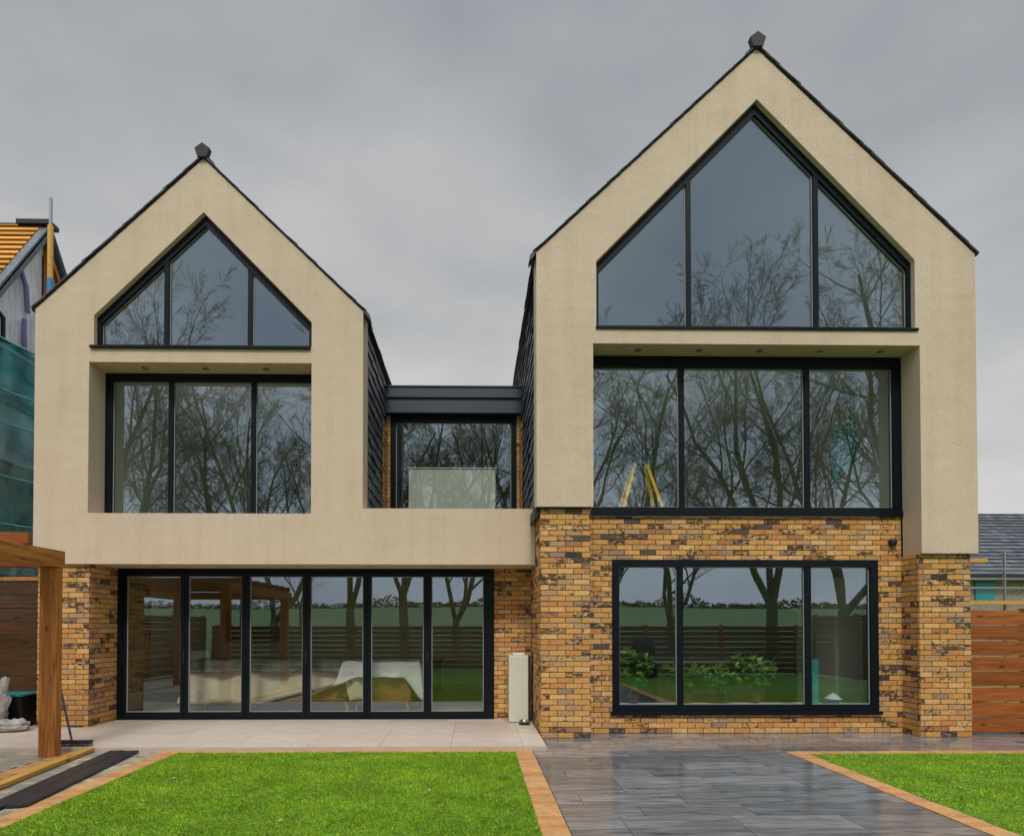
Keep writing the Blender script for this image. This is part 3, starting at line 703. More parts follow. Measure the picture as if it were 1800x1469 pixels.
loft(1.35, 6.45, 3.913, 9.0, 6.45, 6.45, 8.11, 13, 5.60)

# ------------------------------------------------------------------ things inside the rooms
def cloth(name, matn, x0, x1, y0, y1, ztop, drops, label, cat, seed=0, nx=36, ny=14, sag=.02):
    """a sheet thrown over something: top plus hanging front and sides; drops = function(u)-> length of the hanging front"""
    r_ = random.Random(seed); m = MB(); rows = []
    V = lambda a, b_, c: (a, b_, c)
    nf = 12
    for i in range(nx+1):
        u = i/nx; col = []
        over = .10
        x = x0 + (x1-x0)*u
        ex = 0; dz_side = 0
        xs2 = x
        for j in range(ny+1):
            y = y1 + (y0-y1)*j/ny
            z = ztop + sag*noise.noise(Vector((x*3+seed, y*3, 1))) 
            col.append((x, y, z))
        L = drops(u)
        for j in range(1, nf+1):
            t = j/nf; fold = .035*math.sin(u*19+seed)*t + .03*noise.noise(Vector((x*7, t*2, seed)))
            col.append((x + .05*t*(u-.5)*2, y0 - .02 - .05*t + fold, ztop - L*t + .012*noise.noise(Vector((x*9, t*5, seed)))))
        rows.append(col)
    # side drops
    n2 = len(rows[0])
    def side(col, sgn):
        out = []
        for k in range(1, 8):
            t = k/7; out.append([(p[0] + sgn*(.02+.08*t) + .02*math.sin(p[1]*20)*t, p[1], p[2] - .42*t*(1 if q <= ny else max(.0, 1-(q-ny)/nf*1.0))) for q, p in enumerate(col)])
        return out
    allr = side(rows[0], -1)[::-1] + rows + side(rows[-1], 1)
    for r in allr: m.v += r
    for i in range(len(allr)-1):
        for j in range(n2-1): m.f.append((i*n2+j, i*n2+j+1, (i+1)*n2+j+1, (i+1)*n2+j))
    o = m.build(name, M[matn], smooth=True); so = o.modifiers.new('thick', 'SOLIDIFY'); so.thickness = .006
    return tag(o, label, cat)
# sofa under sheets
sf = empty('sofa', 'long tan sofa under cream and grey sheets behind the folding doors', 'sofa', (-3.45, 10.05, .06))
def rb(x0,x1,y0,y1,z0,z1,name,mt,p,bv=.03): return MB().box(x0,x1,y0,y1,z0,z1).build(name, M[mt], p, bevel=bv)
rb(-1.2,1.25,-.05,.85,.17,.45,'seat','tan',sf); rb(-1.2,1.25,-.22,-.06,.17,.82,'backrest','tan',sf,.05); rb(-1.4,-1.2,-.22,.85,.17,.62,'arm','tan',sf,.05); rb(1.25,1.42,-.22,.85,.17,.62,'arm','tan',sf,.05)
for x in (-1.2, 1.2):
    for y in (-.12, .7): MB().tube([(x*1.03, y, 0), (x, y, .18)], [.014, .024], 10).build('leg', M['legwood'], sf)
cloth('dust_sheet', 'creamsheet', -4.88, -2.02, 9.77, 10.65, .93, lambda u: .70 - .42*max(0, u-.45)/.55 + (.35 if u > .93 else 0), 'cream dust sheet hanging low over the long sofa', 'dust sheet', 3)
cloth('throw', 'greysheet', -4.84, -2.2, 9.72, 10.35, .955, lambda u: .20 + .015*math.sin(u*14), 'dark grey patterned throw along the top of the long sofa', 'throw', 7)
ch = empty('armchair', 'tan armchair seen from behind under a white sheet', 'armchair', (-1.60, 9.95, .06))
rb(-.55,.55,-.05,.65,.17,.42,'seat','tan',ch); 
bkm = MB().slab([(-.50,.17),(.50,.17),(.60,.80),(-.60,.80)], [], -.20, -.06); bkm.build('backrest', M['tan'], ch, bevel=.04)
rb(-.68,-.56,-.16,.6,.25,.58,'arm','tan',ch); rb(.56,.68,-.16,.6,.25,.58,'arm','tan',ch)
for x in (-.42, .42):
    for y in (-.1, .55): MB().tube([(x*1.08, y, 0), (x, y, .18)], [.012, .022], 10).build('leg', M['legwood'], ch)
cloth('dust_sheet', 'sheet', -2.24, -.96, 9.70, 10.45, .93, lambda u: .26 + (.38*max(0, (u-.78)/.22)) + (.12*max(0, (.2-u)/.2)), 'white dust sheet draped over the tan armchair', 'dust sheet', 11)
tv = empty('television', 'black wall television left of the covered sofa', 'television', (-5.2, 13.42, 1.55)); rb(-.62,.62,-.05,0,-.37,.37,'screen','tv',tv,.005); rb(-.1,.1,0,.06,-.1,.1,'bracket','black',tv,.003)
cb = empty('sideboard', 'dark sideboard under the television', 'sideboard', (-5.1, 13.1, .06)); rb(-.8,.8,-.25,.25,.1,.55,'body','tv',cb,.01)
for x in (-.7,.7): rb(x-.03,x+.03,-.2,-.14,0,.1,'leg','black',cb,.003)
wc = empty('lounge_chair', 'white shell chair with black seat in the left end of the living room', 'chair', (-5.35, 11.0, .06), R(20))
rb(-.28,.28,-.25,.25,.38,.46,'seat','black',wc,.03); MB().slab([(-.26,.46),(.26,.46),(.20,1.0),(-.20,1.0)],[],.22,.27).build('backrest', M['white'], wc, bevel=.03)
for x in (-.23,.23):
    for y in (-.2,.2): MB().tube([(x*1.1,y*1.1,0),(x,y,.38)], .012, 8).build('leg', M['galv'], wc)
tb = empty('dining_table', 'long dark dining table at the back of the living room', 'table', (-2.0, 12.4, .06)); rb(-1.3,1.3,-.4,.4,.72,.76,'tabletop','pot',tb,.01)
for x in (-1.2,1.2):
    for y in (-.33,.33): rb(x-.04,x+.04,y-.04,y+.04,0,.72,'leg','pot',tb,.005)

hpn = MB(); bricks(hpn, (-5.995, 9.85, .36), (0,1,0), .75, 2.0); hp(hpn, 'interior_brick_panel', 'brick', door)
# kitchen
isl = empty('kitchen_island', 'kitchen island with thin white worktop behind the kitchen window', 'island', (4.1, 10.2, .06))
rb(-.95,.95,-.35,.4,0,.84,'body','pot',isl,.01); rb(-1.05,1.05,-.42,.45,.842,.875,'worktop','white',isl,.004)
cab = empty('tall_cabinet', 'pale tall kitchen cabinet with a long bar handle at the right of the kitchen window', 'cabinet', (6.1, 9.6, .06))
rb(-.35,.30,-.6,.5,0,2.25,'body','cream',cab,.008); rb(-.375,-.355,-.05,-.03,.9,1.4,'handle','steel',cab,.003); rb(-.355,-.352,-.56,-.08,.05,2.2,'cabinet_door','cream',cab,0)
MB().box(1.98, 5.0, 8.25, 8.42, .335, .35).build('tmp', M['tealcloth'])
tcl = bpy.data.objects['tmp']; tcl.name = 'table_runner'; tag(tcl, 'folded teal cloth laid along the inner sill of the kitchen window', 'cloth')
rl = MB().tube([(5.18, 8.62, .36), (5.24, 8.72, 1.02)], .055, 14).build('fabric_roll', M['tealcloth']); tag(rl, 'upright teal fabric roll leaning inside the right pane of the kitchen window', 'roll')
bw = empty('bowl', 'blue bowl heaped with white powder inside the right pane of the kitchen window', 'bowl', (5.46, 8.62, .36))
MB().lathe((0,0,0), [(.0,0),(.07,0),(.14,.06),(.15,.07),(.135,.065),(.06,.01)], 20).build('dish', M['blue'], bw, smooth=True); MB().lathe((0,0,.05), [(.13,0),(.08,.06),(.0,.11)], 16).build('heap', M['white'], bw, smooth=True)
isb = MB().box(1.85, 6.3, 8.455, 8.75, .30, .355).build('window_board', M['paint']); isb.parent = house; isb.location = (0, -8.4, 0)
def potted(x, y, z, r, h, n, seed, label):
    rr = random.Random(seed)
    e = empty('potted_plant', label, 'plant', (x, y, z), 0, 'potted plants inside the kitchen window')
    MB().lathe((0,0,0), [(0,0),(.06,0),(.085,.14),(.092,.15),(.075,.14),(0,.13)], 16).build('pot', M['pot'], e)
    st = MB(); lf = MB()
    for k in range(14):
        a = rr.uniform(0, 6.28); t = Vector((math.cos(a)*r*rr.uniform(.3,1), math.sin(a)*r*.6*rr.uniform(.3,1), h*rr.uniform(.6,1)))
        b0 = Vector((0,0,.12)); mid = b0.lerp(t, .5) + Vector((0,0,.05)); st.tube([b0, mid, t], [.005,.004,.002], 5)
        for q in range(n//4):
            s = rr.uniform(.3, 1.05); p = b0.lerp(mid, s*2) if s < .5 else mid.lerp(t, (s-.5)*2)
            d = Vector((rr.gauss(0,1), rr.gauss(0,1), rr.gauss(-.1,.6))).normalized(); L = rr.uniform(.08, .17); w = d.orthogonal().normalized()*L*.26
            lf.face([p, p+d*L*.45+w, p+d*L, p+d*L*.45-w])
    st.build('stem', M['leaf'], e); lf.build('foliage', M['leaf'], e)
potted(2.42, 8.66, .36, .40, .80, 190, 1, 'bushy potted plant behind the left pane of the kitchen window')
potted(3.25, 8.70, .36, .40, .60, 150, 2, 'leafy potted plant just right of the left mullion inside the kitchen window')
potted(3.78, 8.62, .36, .42, .55, 190, 3, 'yellow green potted plant in the middle of the kitchen sill')
potted(4.30, 8.70, .36, .46, .74, 190, 4, 'tallest potted plant left of the right mullion inside the kitchen window')

# first floor right: step ladder, teal sheet imitating a reflection; left: small things
ld = empty('step_ladder', 'yellow step ladder with blue top cap inside the wide upper window', 'ladder', (2.62, 9.0, 3.19))
for sx in (-1, 1):
    for sy in (-1, 1): MB().obox((sx*.36-.026, sy*.22-.012, 0), (.052,0,0), (0,.024,0), (-sx*.27, -sy*.16, .92)).build('leg', M['yellow'], ld)
for z in (.22, .45, .68):
    k = 1 - z/.92*.75; MB().box(-.34*k-.0, -.34*k+.05, -.2*k, .2*k, z, z+.02).build('step', M['yellow'], ld)
MB().box(-.13, .13, -.08, .08, .91, .955).build('cap', M['blue'], ld, bevel=.01)
ts = MB()  # made-up sheet standing in for a teal reflection on the pane
for i in range(13):
    for j in range(9):
        u, t = i/12, j/8; ts.v.append((5.72+u*.42, 9.0+.05*math.sin(u*14+t*3), 4.85-.18*(1-u)-t*(.85-.2*u)))
for i in range(12):
    for j in range(8): a = i*9+j; ts.f.append((a, a+9, a+10, a+1))
o = ts.build('reflection_sheet', M['tealcloth'], smooth=True); o.modifiers.new('t','SOLIDIFY').thickness = .004; tag(o, 'teal sheet shaped as a reflection in the right pane of the wide upper window', 'reflection_sheet')
hb = empty('glass_standin', 'low white block standing in for pale glass inside the window of the link', 'glass_standin', (-.42, 11.3, 3.05))  # made-up white block, set near the window to catch light like pale glass
rb(-.88, .82, -.2, .3, 0, 1.56, 'body', 'cream', hb, .01); rb(-.03,.03,-.215,-.203,.45,.47,'handle','white',hb,.002); rb(-.9,.84,-.22,.32,1.562,1.58,'top','white',hb,.003)
bx = empty('storage_unit', 'dark tall storage unit inside the recessed left upper window', 'cabinet', (-3.6, 10.6, 3.19)); rb(-.35,.35,-.25,.25,0,1.3,'body','tv',bx,.01); rb(-.2,.2,-.255,-.251,.4,.42,'handle','galv',bx,0)

# ------------------------------------------------------------------ terrace things
db = empty('storage_cabinet', 'narrow pale cream upright cabinet with black back against the brick wall', 'cabinet', (.69, 8.93, .05))
rb(-.17,.13,-.17,.13,.01,1.03,'front_body','cream',db,.008); rb(.134,.165,-.15,.14,0,1.02,'back_panel','black',db,.003); rb(-.10,.08,-.10,.08,1.031,1.065,'lid','white',db,.01)
bwl = empty('dog_bowl', 'small round steel dog bowl on the terrace in front of the cream cabinet', 'bowl', (.745, 8.62, .052))
MB().lathe((0,0,0), [(0,.004),(.085,.004),(.088,0),(.072,.055),(.078,.06),(.072,.062),(.062,.05),(.055,.015),(0,.012)], 32).build('dish', M['steel'], bwl, smooth=True)
MB().lathe((0,0,0), [(.087,0),(.091,.002),(.089,.008),(.086,.009)], 32).build('rubber_rim', M['black'], bwl)

# ------------------------------------------------------------------ pergola
pg = empty('pergola', 'orange stained timber pergola on square posts at the left edge', 'pergola', (-5.0, 6.79, 0))
def pp(name, mt, x0,x1,y0,y1,z0,z1): 
    o = MB().box(x0+5.0,x1+5.0,y0-6.79,y1-6.79,z0,z1).build(name, M[mt], pg, bevel=.006); return o
for (x, y) in ((-5.11, 6.74), (-5.11, 3.2), (-7.9, 6.74), (-7.9, 3.2)):
    pp('post', 'woodz', x, x+.20, y, y+.10, .0, 2.222)
pp('beam', 'woody', -5.11, -4.905, 3.0, 6.87, 2.226, 2.425); pp('beam', 'woody', -7.9, -7.70, 3.0, 6.87, 2.226, 2.425)
pp('beam', 'fencex', -7.698, -5.112, 6.74, 6.84, 2.23, 2.42); pp('beam', 'fencex', -7.698, -5.112, 3.2, 3.3, 2.23, 2.42)
for i in range(8): pp('rafter', 'fencex', -7.95, -4.86, 3.3+i*.42, 3.35+i*.42, 2.43, 2.55)
br = empty('broom', 'wide yard broom leaning on the pergola post', 'broom', (-4.98, 7.12, .05))
MB().tube([(.0, .0, .06), (-.09, -.20, 1.12)], .013, 10).build('handle', M['verge'], br)
MB().box(-.20,.24,-.035,.035,.035,.075).build('head', M['charcoal'], br, bevel=.006)
bsl = MB()
for i in range(60):
    x = -.19+.42*(i%30)/29; y = -.02 if i < 30 else .02; bsl.tube([(x, y, .036), (x+rng.uniform(-.01,.01), y*1.6, .002)], .004, 4)
bsl.build('bristles', M['black'], br)
def plank(name, x, y, rz, w, L, t, mt, label, z=.0, grp=None):
    o = MB().box(-w/2, w/2, -L, 0, 0, t).build(name, M[mt], bevel=.003); o.location = (x, y, z); o.rotation_euler = (0,0,rz); return tag(o, label, 'board', grp)
plank('timber_plank', -4.70, 7.02, R(7.5), .11, 3.2, .045, 'yellowwood', 'thick yellow timber plank lying on the block paving beside the post', .008)
plank('charcoal_board', -4.34, 6.98, R(8.3), .16, 2.6, .022, 'charcoal', 'charcoal board lying between the yellow plank and another charcoal board', .008)
plank('charcoal_board', -4.15, 6.95, R(8.0), .17, 2.12, .026, 'charcoal', 'charcoal board nearest the orange lawn edging', .008)

# side gate/fence left of the house, with junk in front
def fence_x(name, label, x0, x1, y, z0, bh, n, mt, gap=.012, posts=(), th=.022, wob=.004, postm='woodz', seed=3, ph=None):
    e = empty(name, label, 'fence', ((x0+x1)/2, y, 0)); cx = (x0+x1)/2; rr = random.Random(seed)
    b = MB()
    xx = [x0] + [p for p in posts if x0+.2 < p < x1-.2] + [x1]
    for i in range(n):
        z = z0 + i*(bh+gap)
        for k in range(len(xx)-1):
            a, c = xx[k], xx[k+1]; d0, d1 = rr.uniform(-wob, wob), rr.uniform(-wob, wob)
            bi = len(b.v)
            for yy in (-th/2, th/2):
                b.v += [(a-cx+.002, yy+d0*2, z+d0), (c-cx-.002, yy+d1*2, z+d1), (c-cx-.002, yy+d1*2, z+bh+d1), (a-cx+.002, yy+d0*2, z+bh+d0)]
            b.f += [(bi,bi+1,bi+2,bi+3),(bi+7,bi+6,bi+5,bi+4),(bi+4,bi+5,bi+1,bi),(bi+5,bi+6,bi+2,bi+1),(bi+6,bi+7,bi+3,bi+2),(bi+7,bi+4,bi,bi+3)]
    b.build('boards', M[mt], e)
    for p in posts: MB().box(p-cx-.05, p-cx+.05, .03, .13, 0, (ph or z0+n*(bh+gap))+.02).build('post', M[postm], e)
    return e
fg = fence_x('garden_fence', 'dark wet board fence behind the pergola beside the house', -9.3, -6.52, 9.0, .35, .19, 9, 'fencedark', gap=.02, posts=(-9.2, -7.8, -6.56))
MB().box(-1.39, 1.39, -.03, .05, 2.245, 2.30).build('top_rail', M['woodz'], fg)
pb = empty('planter_box', 'black plastic box with a teal rim beside the white sacks', 'box', (-6.92, 8.62, .05))
rb(-.26,.28,-.2,.2,0,.45,'body','black',pb,.01); rb(-.28,.30,-.22,.22,.452,.48,'rim','teal',pb,.004)
def sack(x, y, z, sx, sy, sz, seed, label, rz=0):
    m = MB(); n, k = 40, 26
    for j in range(k+1):
        ph = math.pi*j/k - math.pi/2
        for i in range(n):
            th = 2*math.pi*i/n; cx_, cy_, cz_ = max(0, math.cos(ph))**.6*math.cos(th), max(0, math.cos(ph))**.6*math.sin(th), math.sin(ph)
            w = 1 + .30*noise.noise(Vector((cx_*2.2+seed*3, cy_*2.2, cz_*2.2))) + .16*noise.noise(Vector((cx_*7+seed, cy_*7, cz_*5)))
            m.v.append((cx_*sx*w, cy_*sy*w, (cz_*.5+.5)*sz*w))
    for j in range(k):
        for i in range(n): i2 = (i+1) % n; m.f.append((j*n+i, j*n+i2, (j+1)*n+i2, (j+1)*n+i))
    o = m.build('rubble_sack', M['sack'], smooth=True); o.location = (x, y, z); o.rotation_euler = (0,0,rz)
    return tag(o, label, 'sack', 'white sacks heaped at the left edge')
sack(-6.90, 8.22, .05, .22, .16, .68, 1, 'tall white sack slumped at the left edge under the pergola'); sack(-6.58, 8.16, .05, .24, .16, .15, 2, 'flat white sack lying at the foot of the tall one'); sack(-7.35, 8.3, .05, .3, .22, .45, 5, 'white sack at the far left behind the pergola post')

# right boundary fence
fr = fence_x('garden_fence', 'red brown horizontal board fence joining the right corner of the house', 7.02, 11.0, 7.98, .03, .205, 8, 'fencex', gap=.012, posts=(7.9, 9.6), wob=.006, seed=8)
# fences seen in the glass: behind the photographer and along the sides
fence_x('garden_fence', 'low brown slatted fence across the bottom of the garden', -9.2, 10.6, -1.7, .05, .14, 9, 'fenceback', gap=.028, posts=tuple(-9.0+i*2.4 for i in range(9)), seed=9)
def fence_y(label, x, y0, y1, bh, n, gap, mt):
    e = empty('garden_fence', label, 'fence', (x, (y0+y1)/2, 0)); b = MB(); cy = (y0+y1)/2; rr = random.Random(int(x*7))
    yy = y0
    while yy < y1 - .1:
        y2 = min(yy+1.9, y1)
        for i in range(n): d = rr.uniform(-.004,.004); b.box(-.012+d, .012+d, yy-cy+.002, y2-cy-.002, .05+i*(bh+gap)+d, .05+i*(bh+gap)+bh+d)
        yy = y2
    b.build('boards', M[mt], e)
    yy = y0
    while yy < y1: s = 1 if x > 0 else -1; MB().box(min(s*.03,s*.13), max(s*.03,s*.13), yy-cy, yy-cy+.1, 0, n*(bh+gap)+.1).build('post', M['woodz'], e); yy += 1.9
fence_y('brown board fence along the right side of the garden', 10.7, -1.6, 7.9, .19, 9, .01, 'fencey')
fence_y('brown board fence along the left side of the garden', -9.35, -1.6, 8.9, .19, 9, .01, 'fencey')
bq = empty('covered_barbecue', 'barbecue under a black cover near the bottom fence', 'barbecue', (5.1, -.9, 0))
cv = MB(); prof = [(.42,.0),(.41,.25),(.36,.55),(.34,.85),(.33,1.0),(.24,1.14),(.12,1.24),(0,1.27)]
n = 28
for r, z in prof:
    for k in range(n): a = 2*math.pi*k/n; rr = r*(1+.06*math.sin(k*2.1+z*4)); cv.v.append((rr*math.cos(a), rr*.8*math.sin(a), z))
for i in range(len(prof)-1):
    for k in range(n): k2 = (k+1)%n; cv.f.append((i*n+k, i*n+k2, (i+1)*n+k2, (i+1)*n+k))
cv.build('cover', M['black'], bq, smooth=True)

# ------------------------------------------------------------------ neighbour left (under construction) and its scaffolding
NX = -8.6
nb = empty('house_under_construction', 'neighbouring house being built with bare orange roof battens at the left edge', 'house', (NX, 11.5, 0))
def np_(mb, name, m, parent=None, **k):
    mb.v = [(x-NX, y-11.5, z) for x, y, z in mb.v]; return mb.build(name, M[m], parent or nb, **k)
YR, ZR = 11.55, 9.62; SL = 1.62
def zr(y): return ZR - abs(y-YR)*SL
nw = MB()
nw.slab([(0,0),(0,0.001),(0.001,0)], [], 0, .001); nw = MB()
prof = [(9.0, 0), (14.1, 0), (14.1, zr(14.1)-.35), (YR, ZR-.35), (9.0, zr(9.0)-.35)]
b0 = len(nw.v)
for x in (NX-.18, NX-.38):
    nw.v += [(x, y, z) for y, z in prof]
nw.f += [(0,1,2,3,4), (9,8,7,6,5)] + [(i, 5+i, 5+(i+1)%5, (i+1)%5) for i in range(5)]
np_(nw, 'gable_wall', 'membrane')
np_(MB().box(-15, NX-.39, 9.0, 9.15, 0, zr(9.0)-.4), 'front_wall', 'membrane')
# roof planes
rf = MB(); rf.obox((-15, 9.0, zr(9.0)), (15+NX, 0, 0), (0, YR-9.0, ZR-zr(9.0)), (0, .06, .04)); rfo = np_(rf, 'roof', 'felt')
rf = MB(); rf.obox((-15, 14.1, zr(14.1)), (15+NX+.02, 0, 0), (0, YR-14.1, ZR-zr(14.1)), (0, -.06, .04)); np_(rf, 'rear_roof', 'verge')
bt = MB(); s = 0
du = Vector((0, YR-9.0, ZR-zr(9.0))); Lr = du.length; du.normalize(); nn = Vector((0, -du.z, du.y))
while s < Lr:
    p = Vector((-12.5, 9.0, zr(9.0))) + du*s + nn*.0; bt.obox(p, (12.5+NX-.16, 0, 0), tuple(du*.085), tuple(nn*.05)); s += .185
np_(bt, 'roof_batten', 'orangewood', rfo)
st = MB(); slates(st, (-15, 9.0, zr(9.0)), (1,0,0), tuple(du), 15+NX-.9, Lr, sw=.3, ex=.2, tilt=.09, crop=lambda x, z: z > Lr-1.0 and x < 5.35 - (Lr-z)*.15); np_(st, 'roof_slate', 'slateroof', rfo)
vg = MB(); vg.obox(Vector((NX-.16, 9.0, zr(9.0)-.20)), (.16, 0, 0), tuple(du*Lr), (0, 0, .26)); 
vg.obox(Vector((NX-.10, YR, ZR-.10)), (.10, 0, 0), (0, 14.1-YR, zr(14.1)-ZR), (0, 0, .16)); np_(vg, 'verge_board', 'verge')
np_(MB().box(NX-.6, NX+.06, YR-.14, YR+.14, ZR-.02, ZR+.07), 'ridge_end', 'black')
# exposed rafters at the gable
ra = MB()
for off in (.45, .85):
    ra.obox(Vector((NX-.14, YR+.02, ZR-off-.02)), (.08,0,0), (0, 2.1, -2.1*SL), (0,0,.16))
ra.box(NX-.14, NX-.06, YR+.1, YR+.9, ZR-1.45, ZR-1.30).box(NX-.14, NX-.06, YR+.0, YR+.10, ZR-2.6, ZR-.5).box(NX-.14, NX-.06, YR+.1, YR+1.4, ZR-2.2, ZR-2.05)
np_(ra, 'rafter', 'orangeraft')
np_(MB().box(NX-.175, NX-.15, YR+.0, YR+2.0, ZR-3.4, ZR-.6), 'dark_infill', 'felt')
wn = MB(); 
fr_ = [(10.05, 6.35), (10.60, 6.35), (10.60, 7.25), (10.05, 7.55)]
fi = inset(fr_, .06)
wb = MB().slab(fr_, [fi], 0, .07); wb.v = [(NX-.18+.07-y, x, z) for x, y, z in wb.v]; wo = np_(wb, 'window', 'frame')
wb = MB().slab(fi, [], 0, .02); wb.v = [(NX-.18+.03-y, x, z) for x, y, z in wb.v]; np_(wb, 'pane', 'membrane', wo)
np_(MB().tube([(NX-.10, 11.02, 6.3), (NX-.10, 11.02, 7.45)], .042, 12), 'flexible_duct', 'purple')
np_(MB().tube([(NX-.10, 11.10, 7.62), (NX-.09, 11.04, 8.1), (NX-.12, 10.95, 8.35)], .045, 12), 'flexible_duct', 'purple')

SX = -7.95
scf = empty('scaffold', 'tube scaffold wrapped in teal debris netting along the neighbouring house', 'scaffolding', (SX, 10.5, 0))
def sp(mb, name, m, **k):
    mb.v = [(x-SX, y-10.5, z) for x, y, z in mb.v]; return mb.build(name, M[m], scf, **k)
for y in (8.9, 10.9, 12.9):
    for x in (SX-.06, SX-.95): sp(MB().tube([(x, y, 0), (x, y, 6.55)], .024, 8), 'standard', 'galv')
for z in (2.4, 3.35, 4.35, 5.35, 6.3):
    for x in (SX-.10,): sp(MB().tube([(x, 8.6, z), (x, 13.3, z)], .024, 8), 'ledger', 'galv')
for z in (2.35, 4.30, 6.25): sp(MB().box(SX-1.0, SX-.14, 8.7, 13.2, z, z+.04), 'scaffold_board', 'yellowwood' if z < 5 else 'black')
sp(MB().box(SX-1.3, SX-.10, 9.0, 13.2, 6.42, 6.46), 'platform_board', 'black')
nt_ = MB(); ny_, nz_ = 60, 44
for j in range(nz_+1):
    for i in range(ny_+1):
        y = 8.6 + 4.7*i/ny_; t = j/nz_; ztop = 6.44 - .10*math.sin(math.pi*((y-8.6) % 2.0)/2.0); z = 1.9 + (ztop-1.9)*t
        bulge = .05*math.sin(y*5+z*1.3) + .035*math.sin(y*13+math.sin(z*1.7)*1.5) + .05*noise.noise(Vector((y*2.2, z*1.4, 3))) + .02*noise.noise(Vector((y*9, z*3, 9)))
        nt_.v.append((SX + bulge, y, z))
for j in range(nz_):
    for i in range(ny_): a = j*(ny_+1)+i; nt_.f.append((a, a+1, a+ny_+2, a+ny_+1))
sp(nt_, 'debris_netting', 'net', smooth=True)
bd = MB()
for z in (6.40, 5.55, 5.0, 4.1, 3.3, 2.6): bd.tube([(SX+.07+.04*math.sin(k), 8.6+4.7*k/24, z-.05*math.sin(math.pi*((4.7*k/24) % 2.0)/2.0)) for k in range(25)], .018, 6)
M['tealband'] = simple('pale teal band', (.16,.52,.56), .6)
sp(bd, 'netting_band', 'tealband')
# tall coloured pole by the gable
pl = empty('scaffold_pole', 'upright scaffold pole painted yellow, blue and red beside the bare rafters', 'pole', (-8.35, 11.2, 6.5))
MB().tube([(0,0,0),(0,0,.9)], .055, 10).build('red_section', M['red'], pl); MB().tube([(0,0,.9),(0,0,1.85)], .055, 10).build('blue_section', M['blue'], pl)
MB().tube([(0,0,1.85),(0,0,2.9)], .05, 10).build('yellow_section', M['yellowwood'], pl); MB().tube([(0,0,2.9),(0,0,3.45)], .03, 10).build('top_section', M['galv'], pl)

# ------------------------------------------------------------------ neighbour right
n2 = empty('neighbour_house', 'grey slate roofed neighbouring house seen over the right fence', 'house', (31, 29, 0))
def n2p(mb, name, m, parent=None, **k):
    mb.v = [(x-31, y-29, z) for x, y, z in mb.v]; return mb.build(name, M[m], parent or n2, **k)
M['palebrick'] = simple('pale stone wall', (.26,.22,.17), .9, var=.3, vscale=5)
n2p(MB().box(18, 44, 27, 37, 0, 3.95), 'wall', 'palebrick')
n2p(MB().obox((17.6, 26.6, 3.85), (26.8,0,0), (0, 5.4, 4.0), (0,-.05,.10)), 'roof', 'slate')
n2p(MB().obox((17.6, 37.4, 3.85), (26.8,0,0), (0, -5.4, 4.0), (0,.05,.10)), 'roof', 'slate')
s_ = MB(); dd = Vector((0, 5.4, 4.0)).normalized(); slates(s_, (17.6, 26.58, 3.95), (1,0,0), tuple(dd), 26.8, 6.70, sw=.42, ex=.36, tilt=.07, th=.02); n2p(s_, 'roof_slate', 'slateroof')
n2p(MB().box(17.6, 44.4, 26.45, 26.60, 3.70, 3.90), 'gutter', 'black')
for x in (24.0, 26.9, 30.2):
    f_ = MB().slab([(x, 2.75), (x+.95, 2.75), (x+.95, 3.65), (x, 3.65)], [], 26.93, 26.99); q = n2p(f_, 'window', 'teal')
sc2 = empty('scaffold', 'bare tube guard rail scaffold above the right fence', 'scaffolding', (9.8, 10.6, 0))
def s2(mb, name, m): mb.v = [(x-9.8, y-10.6, z) for x, y, z in mb.v]; return mb.build(name, M[m], sc2)
for x in (10.0, 12.4, 14.8): s2(MB().tube([(x, 10.6, 0), (x, 10.6, 2.95)], .024, 8), 'standard', 'galv')
for z in (2.25, 2.42, 2.60): s2(MB().tube([(8.6, 10.6, z), (15.5, 10.6, z)], .022, 8), 'guard_rail', 'galv')
s2(MB().box(8.6, 15.5, 10.3, 10.55, 1.93, 2.0), 'scaffold_board', 'yellowwood'); s2(MB().box(8.6, 9.55, 10.45, 10.55, 2.72, 2.79), 'loose_board', 'yellowwood')

